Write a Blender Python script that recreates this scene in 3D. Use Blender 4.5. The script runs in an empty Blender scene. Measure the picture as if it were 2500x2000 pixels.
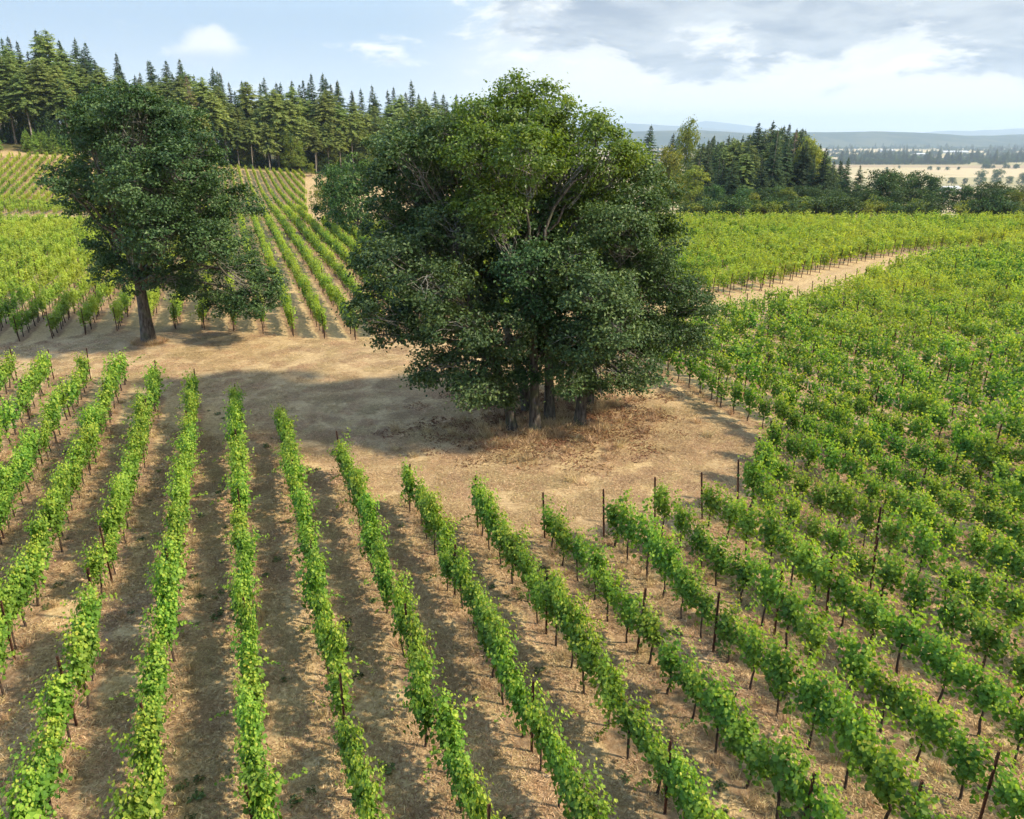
import bpy, math
import numpy as np

# ------------------------------------------------------------------ camera, sky, sun, exposure
SC = bpy.context.scene
COL = SC.collection
CAMZ = 14.0
FPX = 1850.0                       # focal length in pixels of the 2500 px wide photograph
PITCH = math.atan(665 / FPX)
SUN_AZ, SUN_EL = 104.0, 40.0        # degrees clockwise from +Y, above the horizon

cd = bpy.data.cameras.new("camera")
cd.sensor_fit = 'HORIZONTAL'
cd.sensor_width = 36.0
cd.lens = 36.0 * FPX / 2500.0
cd.clip_start, cd.clip_end = 0.1, 90000.0
cam = bpy.data.objects.new("camera", cd)
cam.location = (0, 0, CAMZ)
cam.rotation_euler = (math.pi / 2 - PITCH, 0, 0)
COL.objects.link(cam)
SC.camera = cam

SC.view_settings.view_transform = 'Standard'
SC.view_settings.look = 'None'
SC.view_settings.gamma = 1.0
SC.view_settings.exposure = 1.9
SC.render.engine = 'CYCLES'
cy = SC.cycles
cy.use_denoising = True
cy.use_adaptive_sampling = True
cy.adaptive_threshold = 0.013
cy.adaptive_min_samples = 16
cy.max_bounces = 4
cy.diffuse_bounces = 2
cy.glossy_bounces = 2
cy.transmission_bounces = 4
cy.transparent_max_bounces = 4
cy.volume_bounces = 1
cy.caustics_reflective = False
cy.caustics_refractive = False
cy.sample_clamp_indirect = 4.0

sun_d = bpy.data.lights.new("sun", 'SUN')
sun_d.energy = 2.0
sun_d.angle = math.radians(2.6)
sun_d.color = (1.0, 0.88, 0.69)
sun = bpy.data.objects.new("sun", sun_d)
sun.rotation_euler = (math.radians(90 - SUN_EL), 0, math.radians(180 - SUN_AZ))
sun.location = (60, -10, 60)
COL.objects.link(sun)


class NT:
    """small helper round a node tree"""
    def __init__(self, tree):
        self.t = tree
        self.n = tree.nodes
        self.l = tree.links

    def node(self, typ, **kw):
        nd = self.n.new(typ)
        for k, v in kw.items():
            if k in nd.inputs and not hasattr(nd, k):
                nd.inputs[k].default_value = v
            else:
                setattr(nd, k, v)
        return nd

    def link(self, a, b):
        self.l.new(a, b)

    def val(self, sock, v):
        if hasattr(v, 'is_linked') or isinstance(v, bpy.types.NodeSocket):
            self.l.new(v, sock)
        else:
            sock.default_value = v

    def math(self, op, a, b=0.0, c=None, clamp=False):
        nd = self.n.new('ShaderNodeMath')
        nd.operation = op
        nd.use_clamp = clamp
        self.val(nd.inputs[0], a)
        self.val(nd.inputs[1], b)
        if c is not None:
            self.val(nd.inputs[2], c)
        return nd.outputs[0]

    def smooth(self, x, lo, hi, a=0.0, b=1.0):
        nd = self.n.new('ShaderNodeMapRange')
        nd.interpolation_type = 'SMOOTHSTEP'
        self.val(nd.inputs[0], x)
        nd.inputs[1].default_value = lo
        nd.inputs[2].default_value = hi
        nd.inputs[3].default_value = a
        nd.inputs[4].default_value = b
        return nd.outputs[0]

    def mix(self, fac, a, b, blend='MIX'):
        nd = self.n.new('ShaderNodeMix')
        nd.data_type = 'RGBA'
        nd.blend_type = blend
        self.val(nd.inputs[0], fac)
        self.val(nd.inputs[6], a if not isinstance(a, tuple) else (a + (1,))[:4])
        self.val(nd.inputs[7], b if not isinstance(b, tuple) else (b + (1,))[:4])
        return nd.outputs[2]

    def noise(self, vec, scale, detail=3.0, rough=0.55, w=None):
        nd = self.n.new('ShaderNodeTexNoise')
        nd.inputs['Scale'].default_value = scale
        nd.inputs['Detail'].default_value = detail
        nd.inputs['Roughness'].default_value = rough
        if vec is not None:
            self.l.new(vec, nd.inputs['Vector'])
        return nd.outputs['Fac']

    def mapping(self, vec, loc=(0, 0, 0), rot=(0, 0, 0), scale=(1, 1, 1)):
        nd = self.n.new('ShaderNodeMapping')
        nd.inputs['Location'].default_value = loc
        nd.inputs['Rotation'].default_value = rot
        nd.inputs['Scale'].default_value = scale
        self.l.new(vec, nd.inputs['Vector'])
        return nd.outputs[0]

    def ramp(self, fac, stops):
        nd = self.n.new('ShaderNodeValToRGB')
        self.val(nd.inputs[0], fac)
        cr = nd.color_ramp
        while len(cr.elements) < len(stops):
            cr.elements.new(0.5)
        for e, (p, c) in zip(cr.elements, stops):
            e.position = p
            e.color = (c + (1,))[:4]
        return nd.outputs[0]


def build_world():
    w = bpy.data.worlds.new("World")
    SC.world = w
    w.use_nodes = True
    nt = NT(w.node_tree)
    nt.n.clear()
    out = nt.node('ShaderNodeOutputWorld')
    bg = nt.node('ShaderNodeBackground')
    sky = nt.node('ShaderNodeTexSky')
    sky.sky_type = 'NISHITA'
    sky.sun_disc = False
    sky.sun_elevation = math.radians(SUN_EL)
    sky.sun_rotation = math.radians(SUN_AZ)
    sky.air_density = 1.0
    sky.dust_density = 0.4
    sky.ozone_density = 1.5
    tc = nt.node('ShaderNodeTexCoord')
    sep = nt.node('ShaderNodeSeparateXYZ')
    nt.link(tc.outputs['Generated'], sep.inputs[0])
    x, y, z = sep.outputs
    zc = nt.math('MAXIMUM', z, 0.0)
    zp = nt.math('ADD', zc, 0.085)
    px = nt.math('DIVIDE', x, zp)
    py = nt.math('DIVIDE', y, zp)
    comb = nt.node('ShaderNodeCombineXYZ')
    nt.link(px, comb.inputs[0])
    nt.link(py, comb.inputs[1])
    P = comb.outputs[0]
    # a broad bank of stratocumulus over the half of the sky towards +X, clearer blue towards -X
    side = nt.math('ADD', nt.math('MULTIPLY', x, 1.0), nt.math('MULTIPLY', nt.noise(P, 0.25, 1.0), 0.35))
    bank = nt.smooth(side, -0.02, 0.32)
    G = tc.outputs['Generated']
    wn = nt.node('ShaderNodeTexNoise')
    wn.inputs['Scale'].default_value = 5.0
    wn.inputs['Detail'].default_value = 3.0
    nt.link(G, wn.inputs['Vector'])
    ws_ = nt.node('ShaderNodeVectorMath', operation='SCALE')
    nt.link(wn.outputs['Color'], ws_.inputs[0])
    ws_.inputs['Scale'].default_value = 0.06
    wa_ = nt.node('ShaderNodeVectorMath', operation='ADD')
    nt.link(G, wa_.inputs[0])
    nt.link(ws_.outputs[0], wa_.inputs[1])
    G2 = wa_.outputs[0]
    n1 = nt.noise(nt.mapping(G2, (2.3, 5.1, 0.4), (0, 0, 0), (1.0, 1.0, 3.2)), 6.6, 8.0, 0.6)
    n2 = nt.noise(nt.mapping(G2, (7.3, 1.1, 3.4), (0, 0, 0), (1.0, 1.0, 2.6)), 20.0, 6.0, 0.62)
    d = nt.math('ADD', nt.math('MULTIPLY', n1, 0.8), nt.math('MULTIPLY', n2, 0.2))
    high = nt.smooth(z, 0.045, 0.11)
    thr = nt.math('SUBTRACT', 0.61, nt.math('ADD', nt.math('MULTIPLY', bank, 0.06), nt.math('MULTIPLY', nt.math('MULTIPLY', high, bank), 0.15)))
    ex = nt.math('SUBTRACT', d, thr)
    cover = nt.smooth(ex, -0.05, 0.05)
    nu = nt.noise(nt.mapping(G2, (2.3, 5.1, 0.4 + 0.014 * 3.2), (0, 0, 0), (1.0, 1.0, 3.2)), 6.6, 8.0, 0.6)
    du = nt.math('ADD', nt.math('MULTIPLY', nu, 0.8), nt.math('MULTIPLY', n2, 0.2))
    thick = nt.smooth(nt.math('ADD', nt.math('SUBTRACT', du, thr), nt.math('MULTIPLY', ex, 0.5)), -0.02, 0.11)
    # one small cumulus puff
    cu = nt.node('ShaderNodeVectorMath', operation='DISTANCE')
    wob = nt.node('ShaderNodeTexNoise')
    wob.inputs['Scale'].default_value = 26.0
    wob.inputs['Detail'].default_value = 4.0
    nt.link(tc.outputs['Generated'], wob.inputs['Vector'])
    cc = nt.node('ShaderNodeVectorMath', operation='SCALE')
    nt.link(wob.outputs['Color'], cc.inputs[0])
    cc.inputs['Scale'].default_value = 0.05
    ca = nt.node('ShaderNodeVectorMath', operation='ADD')
    nt.link(tc.outputs['Generated'], ca.inputs[0])
    nt.link(cc.outputs[0], ca.inputs[1])
    cm = nt.mapping(ca.outputs[0], (0, 0, 0), (0, 0, 0), (1, 1, 1.9))
    nt.link(cm, cu.inputs[0])
    caz, cel = math.radians(-20.1), math.radians(5.35)
    cu.inputs[1].default_value = (math.sin(caz) * math.cos(cel) + 0.025, math.cos(caz) * math.cos(cel) + 0.025, (math.sin(cel) + 0.025) * 1.9)
    puff = nt.smooth(cu.outputs['Value'], 0.052, 0.026)
    puff_base = nt.smooth(z, 0.083, 0.098)
    horizon_fade = nt.smooth(z, 0.02, 0.075)
    cover = nt.math('MULTIPLY', cover, horizon_fade)
    white = (2.140, 2.140, 2.079)
    grey = (1.29, 1.55, 1.92)
    greyv = nt.mix(nt.smooth(nt.noise(nt.mapping(G2, (0.96, 3.03, 1.04), (0, 0, 0), (1.0, 1.0, 4.5)), 9.0, 6.0, 0.6), 0.34, 0.64), (0.679, 0.809, 1.009), (1.201, 1.305, 1.418))
    ccol = nt.mix(thick, white, greyv)
    # hazy summer air low over the horizon: pale blue, milkier further down and under the cloud bank
    air = nt.mix(nt.smooth(z, 0.13, -0.01), (0.931, 1.235, 1.575), (1.679, 1.810, 1.862))
    air = nt.mix(nt.math('MULTIPLY', bank, nt.smooth(z, 0.16, 0.03, 0.35, 0.95)), air, (2.12, 2.03, 1.84))
    skyc = nt.mix(nt.smooth(z, 0.45, 0.12), sky.outputs[0], air)
    c = nt.mix(nt.math('MULTIPLY', cover, 0.92), skyc, ccol)
    pcol = nt.mix(puff_base, (1.270, 1.462, 1.705), (1.992, 1.992, 1.940))
    c = nt.mix(nt.math('MULTIPLY', puff, 0.85), c, pcol)
    nt.link(c, bg.inputs[0])
    bg.inputs[1].default_value = 0.15
    nt.link(bg.outputs[0], out.inputs[0])


build_world()

# ------------------------------------------------------------------ geometry of the place
AZ = math.radians(-19.7)                       # every vine row runs in this direction
DX, DY = math.sin(AZ), math.cos(AZ)
ROW_ROT = math.pi / 2 - AZ                      # local X of a vine turned onto the row
ROW0, ROWSP, VSP = 1.12, 2.10, 1.15             # row offset, row spacing, vine spacing


def to_sl(x, y):
    return x * DX + y * DY, x * DY - y * DX


def from_sl(s, l):
    return s * DX + l * DY, s * DY - l * DX


_U = np.array([-1.2, -0.8, -0.62, -0.36, -0.2, 0.0, 0.1, 0.25, 0.8, 1.3])
_Y = np.array([0, 134, 172, 205, 250, 320, 450, 700, 1000, 1600])
_Z = np.array([
    [0, 0, 0.5, 8.5, 20, 27, 36, 30, -40, -75],
    [0, 0, 0, 7, 18, 24, 32, 24, -45, -75],
    [0, 0, -0.3, 5.6, 15, 19.5, 26, 18, -50, -75],
    [0, 0, -0.4, 0.8, 4.4, 7, 9, 5, -55, -75],
    [0, 0, -0.4, -0.5, 0.2, 3, 5, 0, -60, -75],
    [0, 0, -1.2, -2.5, -4, -4, -3, -20, -65, -75],
    [0, 0, -2, -4.5, -8, -14, -23, -48, -70, -75],
    [0, 0, -2.4, -6, -11, -19, -33, -56, -72, -75],
    [0, 0, -2.6, -7, -14, -25, -43, -64, -74, -75],
    [0, 0, -2.6, -7, -14, -25, -43, -64, -74, -75]], float)
_ug = np.linspace(-1.2, 1.3, 126)
_yg = np.concatenate([np.arange(0, 400, 5), np.arange(400, 1700, 20)])
_zy = np.array([np.interp(_yg, _Y, r) for r in _Z])
_zg = np.array([np.interp(_ug, _U, _zy[:, j]) for j in range(len(_yg))]).T
for _ in range(4):
    p = np.pad(_zg, ((2, 2), (0, 0)), 'edge')
    _zg = (p[:-4] + 2 * p[1:-3] + 3 * p[2:-2] + 2 * p[3:-1] + p[4:]) / 9
    p = np.pad(_zg, ((0, 0), (1, 1)), 'edge')
    _zg = (p[:, :-2] + 2 * p[:, 1:-1] + p[:, 2:]) / 4


def height(x, y):
    x = np.asarray(x, float)
    y = np.asarray(y, float)
    yy = np.clip(y, 0, _yg[-1])
    u = np.clip(x / np.maximum(y, 90.0), _ug[0], _ug[-1])
    fi = (u - _ug[0]) / (_ug[1] - _ug[0])
    i = np.clip(fi.astype(int), 0, len(_ug) - 2)
    fi = fi - i
    j = np.clip(np.searchsorted(_yg, yy, 'right') - 1, 0, len(_yg) - 2)
    fj = (yy - _yg[j]) / (_yg[j + 1] - _yg[j])
    z = (_zg[i, j] * (1 - fi) * (1 - fj) + _zg[i + 1, j] * fi * (1 - fj)
         + _zg[i, j + 1] * (1 - fi) * fj + _zg[i + 1, j + 1] * fi * fj)
    z = z + 0.06 * np.sin(x * 0.31 + 1.3) * np.sin(y * 0.23) * np.exp(-(x * x + y * y) / 4e4)
    return z


def hz(x, y):
    return float(height(np.array([x]), np.array([y]))[0])


def ray(px, py):
    X = (px - 1250) / FPX
    Yv = (1000 - py) / FPX
    c, s = math.cos(PITCH), math.sin(PITCH)
    return X, c + Yv * s, -s + Yv * c


def on_plane_y(px, py, Y):
    """photo pixel -> point at the distance Y where the thing stands"""
    a, b, c = ray(px, py)
    return a * Y / b, Y, CAMZ + c * Y / b


def on_ground(px, py):
    a, b, c = ray(px, py)
    t = np.geomspace(5, 12000, 40000) if py < 560 else np.linspace(5, 260, 12000)
    zz = height(a * t, b * t)
    k = int(np.argmax(CAMZ + c * t <= zz)) or len(t) - 1
    return a * t[k], b * t[k]


def project(x, y, z):
    c, s = math.cos(PITCH), math.sin(PITCH)
    dz = z - CAMZ
    dep = y * c - dz * s
    v = y * s + dz * c
    dep = np.maximum(dep, 1e-3)
    return 1250 + FPX * x / dep, 1000 - FPX * v / dep


# headland edges, in row coordinates (l across the rows, s along them)
_NL = [-40, -15, -12.9, -10.2, -7.6, -5.3, -3.4, -1.0, 1.3, 3.3, 5.3, 7.5, 9.4, 11.4, 13.6, 15.7, 17.8, 20, 22, 23.8]
_NS = [53.5, 52.5, 51.9, 51, 50.2, 46.2, 44.4, 40.4, 35.6, 31.2, 27.3, 24.8, 23.3, 22.6, 22.5, 22.5, 23.1, 24.8, 26.6, 28.6]
_FL = [-60, -14.5, -9.4, -4.6, -0.4, 3.4, 7.1, 15, 25, 42, 47.5, 58.5, 70, 79, 96, 140]
_FS = [66, 62.2, 63.4, 62.4, 59.8, 56.9, 54.5, 54.5, 56.5, 59.3, 60.3, 66.3, 71.2, 74.3, 74.0, 72]
_PL = [24, 30, 40, 47, 57, 68, 78, 96, 140]      # the near edge of the track behind the right block
_PS = [47.5, 49.2, 51.6, 53.4, 58.0, 64.0, 69.2, 71.2, 69.5]


def near_edge(l):
    return np.interp(l, _NL, _NS)


def far_edge(l):
    return np.interp(l, _FL, _FS)


def track_edge(l):
    return np.interp(l, _PL, _PS)


EDGE_ROW = 11                                   # the long row that skirts the oak headland
EDGE_L = ROW0 + ROWSP * EDGE_ROW


# forest edge on the ridge (x / y tangent, distance y)
def forest_edge_y(u):
    return np.interp(u, [-1.2, -0.75, -0.62, -0.5, -0.36, -0.25, -0.1, 0.0, 0.12], [215, 225, 236, 248, 262, 275, 300, 320, 345])


# ------------------------------------------------------------------ mesh helpers
def np_mesh(name, verts, faces, mats=(), face_attr=None, mat_index=None, smooth=False):
    """verts (N,3); faces: list of int arrays (M,k)"""
    me = bpy.data.meshes.new(name)
    verts = np.asarray(verts, np.float32)
    me.vertices.add(len(verts))
    me.vertices.foreach_set("co", verts.ravel())
    faces = [np.asarray(f, np.int32) for f in faces if len(f)]
    nl = sum(f.size for f in faces)
    npoly = sum(len(f) for f in faces)
    me.loops.add(nl)
    me.polygons.add(npoly)
    me.loops.foreach_set("vertex_index", np.concatenate([f.ravel() for f in faces]))
    tot = np.concatenate([np.full(len(f), f.shape[1], np.int32) for f in faces])
    start = np.concatenate([[0], np.cumsum(tot)[:-1]]).astype(np.int32)
    me.polygons.foreach_set("loop_start", start)
    if mat_index is not None:
        me.polygons.foreach_set("material_index", np.asarray(mat_index, np.int32))
    me.polygons.foreach_set("use_smooth", np.full(npoly, smooth, bool))
    for m in mats:
        me.materials.append(m)
    if face_attr is not None:
        for an, av in face_attr.items():
            at = me.attributes.new(an, 'FLOAT', 'FACE')
            at.data.foreach_set("value", np.asarray(av, np.float32))
    me.update(calc_edges=True)
    return me


class MB:
    """collects verts and faces of one mesh"""
    def __init__(self):
        self.v, self.q, self.t, self.n = [], [], [], 0

    def add(self, v, quads=None, tris=None):
        v = np.asarray(v, float).reshape(-1, 3)
        if quads is not None and len(quads):
            self.q.append(np.asarray(quads) + self.n)
        if tris is not None and len(tris):
            self.t.append(np.asarray(tris) + self.n)
        self.v.append(v)
        self.n += len(v)

    def tube(self, pts, radii, sides=6, cap=True):
        pts = np.asarray(pts, float)
        n = len(pts)
        tan = np.gradient(pts, axis=0)
        tan /= np.linalg.norm(tan, axis=1)[:, None] + 1e-9
        ref = np.array([0.31, 0.95, 0.05]) if abs(tan[0][2]) > 0.7 else np.array([0.05, 0.1, 1.0])
        a = np.cross(tan, ref)
        a /= np.linalg.norm(a, axis=1)[:, None] + 1e-9
        b = np.cross(tan, a)
        ang = np.linspace(0, 2 * np.pi, sides, endpoint=False)
        ring = (a[:, None, :] * np.cos(ang)[None, :, None] + b[:, None, :] * np.sin(ang)[None, :, None])
        v = pts[:, None, :] + ring * np.asarray(radii, float)[:, None, None]
        v = v.reshape(-1, 3)
        i = np.arange(n - 1)[:, None] * sides
        j = np.arange(sides)[None, :]
        k = (j + 1) % sides
        q = np.stack([i + j, i + k, i + sides + k, i + sides + j], -1).reshape(-1, 4)
        t = None
        if cap:
            v = np.vstack([v, pts[-1] + tan[-1] * radii[-1] * 0.5])
            e = (n - 1) * sides
            t = np.stack([e + np.arange(sides), e + (np.arange(sides) + 1) % sides, np.full(sides, n * sides)], -1)
        self.add(v, q, t)

    def box(self, c, d, rot=0.0):
        sx, sy, sz = np.array(d) / 2
        v = np.array([[-sx, -sy, -sz], [sx, -sy, -sz], [sx, sy, -sz], [-sx, sy, -sz],
                      [-sx, -sy, sz], [sx, -sy, sz], [sx, sy, sz], [-sx, sy, sz]])
        if rot:
            cr, sr = math.cos(rot), math.sin(rot)
            v = np.stack([v[:, 0] * cr - v[:, 1] * sr, v[:, 0] * sr + v[:, 1] * cr, v[:, 2]], -1)
        self.add(v + np.array(c), [[0, 3, 2, 1], [4, 5, 6, 7], [0, 1, 5, 4], [1, 2, 6, 5], [2, 3, 7, 6], [3, 0, 4, 7]])

    def mesh(self, name, mats=(), smooth=False, face_attr=None):
        f = []
        if self.q:
            f.append(np.vstack(self.q))
        if self.t:
            f.append(np.vstack(self.t))
        return np_mesh(name, np.vstack(self.v), f, mats, face_attr, None, smooth)


def unit(a):
    return a / (np.linalg.norm(a, axis=-1, keepdims=True) + 1e-9)


def leaves(c, nrm, size, rng, shape='vine', aspect=0.9, fold=0.16, hang=0.0):
    """leaf blades: centres c, face normals nrm, sizes; returns verts and quads"""
    n = len(c)
    nrm = unit(nrm)
    d = rng.normal(size=(n, 3))
    d[:, 2] -= hang
    d = unit(d - nrm * np.sum(d * nrm, 1, keepdims=True))
    r = np.cross(d, nrm)
    size = np.asarray(size)[:, None, None]
    if shape == 'vine':
        uv = np.array([(0, -0.42), (0.46, -0.34), (0.5, 0.18), (0, 0.58), (-0.5, 0.18), (-0.46, -0.34)])
        lift = np.array([0, 1, 1, -0.2, 1, 1]) * fold
        quads = np.array([[0, 1, 2, 3], [0, 3, 4, 5]])
    elif shape == 'oak':
        uv = np.array([(0, -0.5), (0.36, 0.12), (0, 0.55), (-0.36, 0.12)])
        lift = np.array([0, 1, 0, 1]) * fold
        quads = np.array([[0, 1, 2, 3]])
    k = len(uv)
    v = (c[:, None, :] + size * (r[:, None, :] * (uv[:, 0] * aspect)[None, :, None]
         + d[:, None, :] * uv[:, 1][None, :, None] + nrm[:, None, :] * lift[None, :, None]))
    q = (np.arange(n)[:, None, None] * k + quads[None]).reshape(-1, 4)
    return v.reshape(-1, 3), q, len(quads)


def obj(name, mesh, parent=None, loc=None, rot=None, scale=None):
    o = bpy.data.objects.new(name, mesh)
    COL.objects.link(o)
    if parent is not None:
        o.parent = parent
    if loc is not None:
        o.location = loc
    if rot is not None:
        o.rotation_euler = rot
    if scale is not None:
        o.scale = scale
    return o


def tag(o, label=None, cat=None, group=None, kind=None):
    if label:
        o['label'] = label
    if cat:
        o['category'] = cat
    if group:
        o['group'] = group
    if kind:
        o['kind'] = kind
    return o


def thing(name, loc, rotz, scale, label, cat, group=None, rot=None):
    o = bpy.data.objects.new(name, None)
    o.empty_display_size = 0.2
    COL.objects.link(o)
    o.location = loc
    o.rotation_euler = rot if rot is not None else (0, 0, rotz)
    o.scale = (scale,) * 3 if np.isscalar(scale) else scale
    return tag(o, label, cat, group)


# ------------------------------------------------------------------ materials
def new_mat(name):
    m = bpy.data.materials.new(name)
    m.use_nodes = True
    nt = NT(m.node_tree)
    nt.n.clear()
    out = nt.node('ShaderNodeOutputMaterial')
    return m, nt, out


def leaf_mat(name, dark, mid, light, trans=0.35, rough=0.5, spec=0.35, patch=None, objvar=0.25, tcol=None, patch_scale=0.05):
    m, nt, out = new_mat(name)
    at = nt.node('ShaderNodeAttribute', attribute_name='rnd')
    oi = nt.node('ShaderNodeObjectInfo')
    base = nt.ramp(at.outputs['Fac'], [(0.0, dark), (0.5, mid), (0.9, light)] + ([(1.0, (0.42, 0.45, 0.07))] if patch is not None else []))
    if patch is not None:
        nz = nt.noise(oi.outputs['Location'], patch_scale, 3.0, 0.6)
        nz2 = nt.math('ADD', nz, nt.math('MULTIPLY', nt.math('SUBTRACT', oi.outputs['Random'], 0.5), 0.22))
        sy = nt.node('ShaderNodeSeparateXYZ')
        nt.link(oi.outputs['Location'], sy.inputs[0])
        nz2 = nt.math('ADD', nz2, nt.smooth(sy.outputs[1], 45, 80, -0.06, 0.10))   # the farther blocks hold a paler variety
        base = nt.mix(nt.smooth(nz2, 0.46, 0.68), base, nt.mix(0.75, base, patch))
    hsv = nt.node('ShaderNodeHueSaturation')
    nt.link(base, hsv.inputs['Color'])
    hsv.inputs['Hue'].default_value = 0.5
    nt.link(nt.math('ADD', 0.5 - 0.018, nt.math('MULTIPLY', oi.outputs['Random'], 0.036)), hsv.inputs['Hue'])
    r2 = nt.math('FRACT', nt.math('MULTIPLY', oi.outputs['Random'], 17.31))
    nt.link(nt.math('ADD', 1.0 - objvar, nt.math('MULTIPLY', r2, 2 * objvar)), hsv.inputs['Value'])
    c = hsv.outputs[0]
    p = nt.node('ShaderNodeBsdfPrincipled')
    nt.link(c, p.inputs['Base Color'])
    p.inputs['Roughness'].default_value = rough
    p.inputs['Specular IOR Level'].default_value = spec
    t = nt.node('ShaderNodeBsdfTranslucent')
    nt.link(nt.mix(1.0, c, tcol or (1.6, 1.48, 0.5), 'MULTIPLY'), t.inputs[0])
    mx = nt.node('ShaderNodeMixShader')
    mx.inputs[0].default_value = trans
    nt.link(p.outputs[0], mx.inputs[1])
    nt.link(t.outputs[0], mx.inputs[2])
    nt.link(mx.outputs[0], out.inputs[0])
    return m


def bark_mat(name, a, b, scale=6.0, rough=0.9, moss=None):
    m, nt, out = new_mat(name)
    g = nt.node('ShaderNodeNewGeometry')
    v = nt.mapping(g.outputs['Position'], scale=(1, 1, 0.25))
    n = nt.noise(v, scale, 5.0, 0.65)
    c = nt.mix(nt.smooth(n, 0.35, 0.66), a, b)
    if moss:
        c = nt.mix(nt.math('MULTIPLY', nt.smooth(nt.noise(g.outputs['Position'], 1.7, 3.0), 0.5, 0.66), 0.6), c, moss)
    p = nt.node('ShaderNodeBsdfPrincipled')
    nt.link(c, p.inputs['Base Color'])
    p.inputs['Roughness'].default_value = rough
    p.inputs['Specular IOR Level'].default_value = 0.2
    bp = nt.node('ShaderNodeBump')
    bp.inputs['Strength'].default_value = 0.6
    bp.inputs['Distance'].default_value = 0.03
    nt.link(n, bp.inputs['Height'])
    nt.link(bp.outputs[0], p.inputs['Normal'])
    nt.link(p.outputs[0], out.inputs[0])
    return m


def plain_mat(name, a, b, scale=3.0, rough=0.7, metal=0.0):
    m, nt, out = new_mat(name)
    g = nt.node('ShaderNodeNewGeometry')
    n = nt.noise(g.outputs['Position'], scale, 4.0, 0.6)
    p = nt.node('ShaderNodeBsdfPrincipled')
    nt.link(nt.mix(nt.smooth(n, 0.35, 0.65), a, b), p.inputs['Base Color'])
    p.inputs['Roughness'].default_value = rough
    p.inputs['Metallic'].default_value = metal
    nt.link(p.outputs[0], out.inputs[0])
    return m


M = {}
M['vine'] = leaf_mat('vine_leaf', (0.05, 0.13, 0.02), (0.155, 0.29, 0.036), (0.37, 0.485, 0.07), trans=0.4, rough=0.52, spec=0.28,
                     patch=(0.40, 0.45, 0.065), objvar=0.16, patch_scale=0.045)
M['oak'] = leaf_mat('oak_leaf', (0.024, 0.056, 0.021), (0.068, 0.13, 0.04), (0.175, 0.25, 0.085), trans=0.24, rough=0.5, spec=0.3, objvar=0.12)
M['oak_light'] = leaf_mat('light_oak_leaf', (0.055, 0.11, 0.022), (0.115, 0.2, 0.034), (0.23, 0.32, 0.062), trans=0.42, rough=0.45, spec=0.4, objvar=0.1)
M['oak_grey'] = leaf_mat('grey_oak_leaf', (0.03, 0.065, 0.022), (0.072, 0.13, 0.038), (0.18, 0.25, 0.085), trans=0.28, rough=0.5, spec=0.3, objvar=0.12)
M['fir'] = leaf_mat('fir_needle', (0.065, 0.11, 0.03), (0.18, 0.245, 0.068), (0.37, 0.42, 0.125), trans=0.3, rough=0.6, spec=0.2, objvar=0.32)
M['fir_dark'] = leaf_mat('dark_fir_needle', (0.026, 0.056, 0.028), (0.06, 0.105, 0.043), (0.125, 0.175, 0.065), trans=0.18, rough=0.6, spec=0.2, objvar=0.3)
M['dead'] = leaf_mat('dead_needle', (0.13, 0.09, 0.055), (0.22, 0.16, 0.10), (0.34, 0.26, 0.17), trans=0.1, rough=0.8, spec=0.1, tcol=(1, 1, 1))
M['broad'] = leaf_mat('broad_leaf', (0.03, 0.07, 0.02), (0.06, 0.12, 0.03), (0.12, 0.19, 0.05), trans=0.25, rough=0.5, spec=0.3, objvar=0.3)
M['broad_yellow'] = leaf_mat('yellowing_leaf', (0.10, 0.15, 0.025), (0.20, 0.25, 0.04), (0.36, 0.37, 0.07), trans=0.35, rough=0.5, spec=0.3, objvar=0.25)
M['young'] = leaf_mat('young_fir_needle', (0.07, 0.14, 0.026), (0.16, 0.26, 0.045), (0.30, 0.42, 0.08), trans=0.25, rough=0.6, spec=0.2, objvar=0.2)
M['straw'] = leaf_mat('straw_blade', (0.26, 0.16, 0.075), (0.50, 0.34, 0.17), (0.76, 0.58, 0.34), trans=0.2, rough=0.7, spec=0.2, objvar=0.22, tcol=(1, 1, 0.9))
M['weed'] = leaf_mat('weed_leaf', (0.06, 0.09, 0.025), (0.10, 0.14, 0.04), (0.16, 0.2, 0.06), trans=0.25, objvar=0.3)
M['litter'] = leaf_mat('fallen_leaf', (0.10, 0.045, 0.02), (0.19, 0.095, 0.042), (0.30, 0.17, 0.08), trans=0.05, rough=0.8, spec=0.2, tcol=(1, 1, 1))
M['oak_bark'] = bark_mat('oak_bark', (0.045, 0.036, 0.028), (0.155, 0.135, 0.11), 7.0, moss=(0.09, 0.10, 0.05))
M['twig'] = bark_mat('lichen_twig', (0.12, 0.115, 0.095), (0.30, 0.29, 0.245), 9.0)
M['fir_bark'] = bark_mat('fir_bark', (0.16, 0.13, 0.10), (0.36, 0.31, 0.25), 3.0)
M['vine_bark'] = bark_mat('vine_bark', (0.03, 0.02, 0.015), (0.10, 0.07, 0.05), 25.0)
M['rust'] = bark_mat('rusty_steel', (0.035, 0.018, 0.012), (0.13, 0.055, 0.032), 22.0, rough=0.75)
M['white_roof'] = plain_mat('pale_roof_metal', (0.62, 0.64, 0.64), (0.75, 0.76, 0.75), 0.6, 0.45)
M['barn_wall'] = plain_mat('barn_wall', (0.45, 0.43, 0.40), (0.58, 0.56, 0.52), 0.8, 0.8)
M['barn_door'] = plain_mat('barn_door', (0.16, 0.13, 0.11), (0.22, 0.19, 0.16), 2.0, 0.8)
M['rock'] = plain_mat('rock', (0.16, 0.11, 0.08), (0.32, 0.24, 0.18), 4.0, 0.9)
M['rose'] = plain_mat('brush_wood', (0.13, 0.085, 0.06), (0.26, 0.18, 0.13), 5.0, 0.9)


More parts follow.
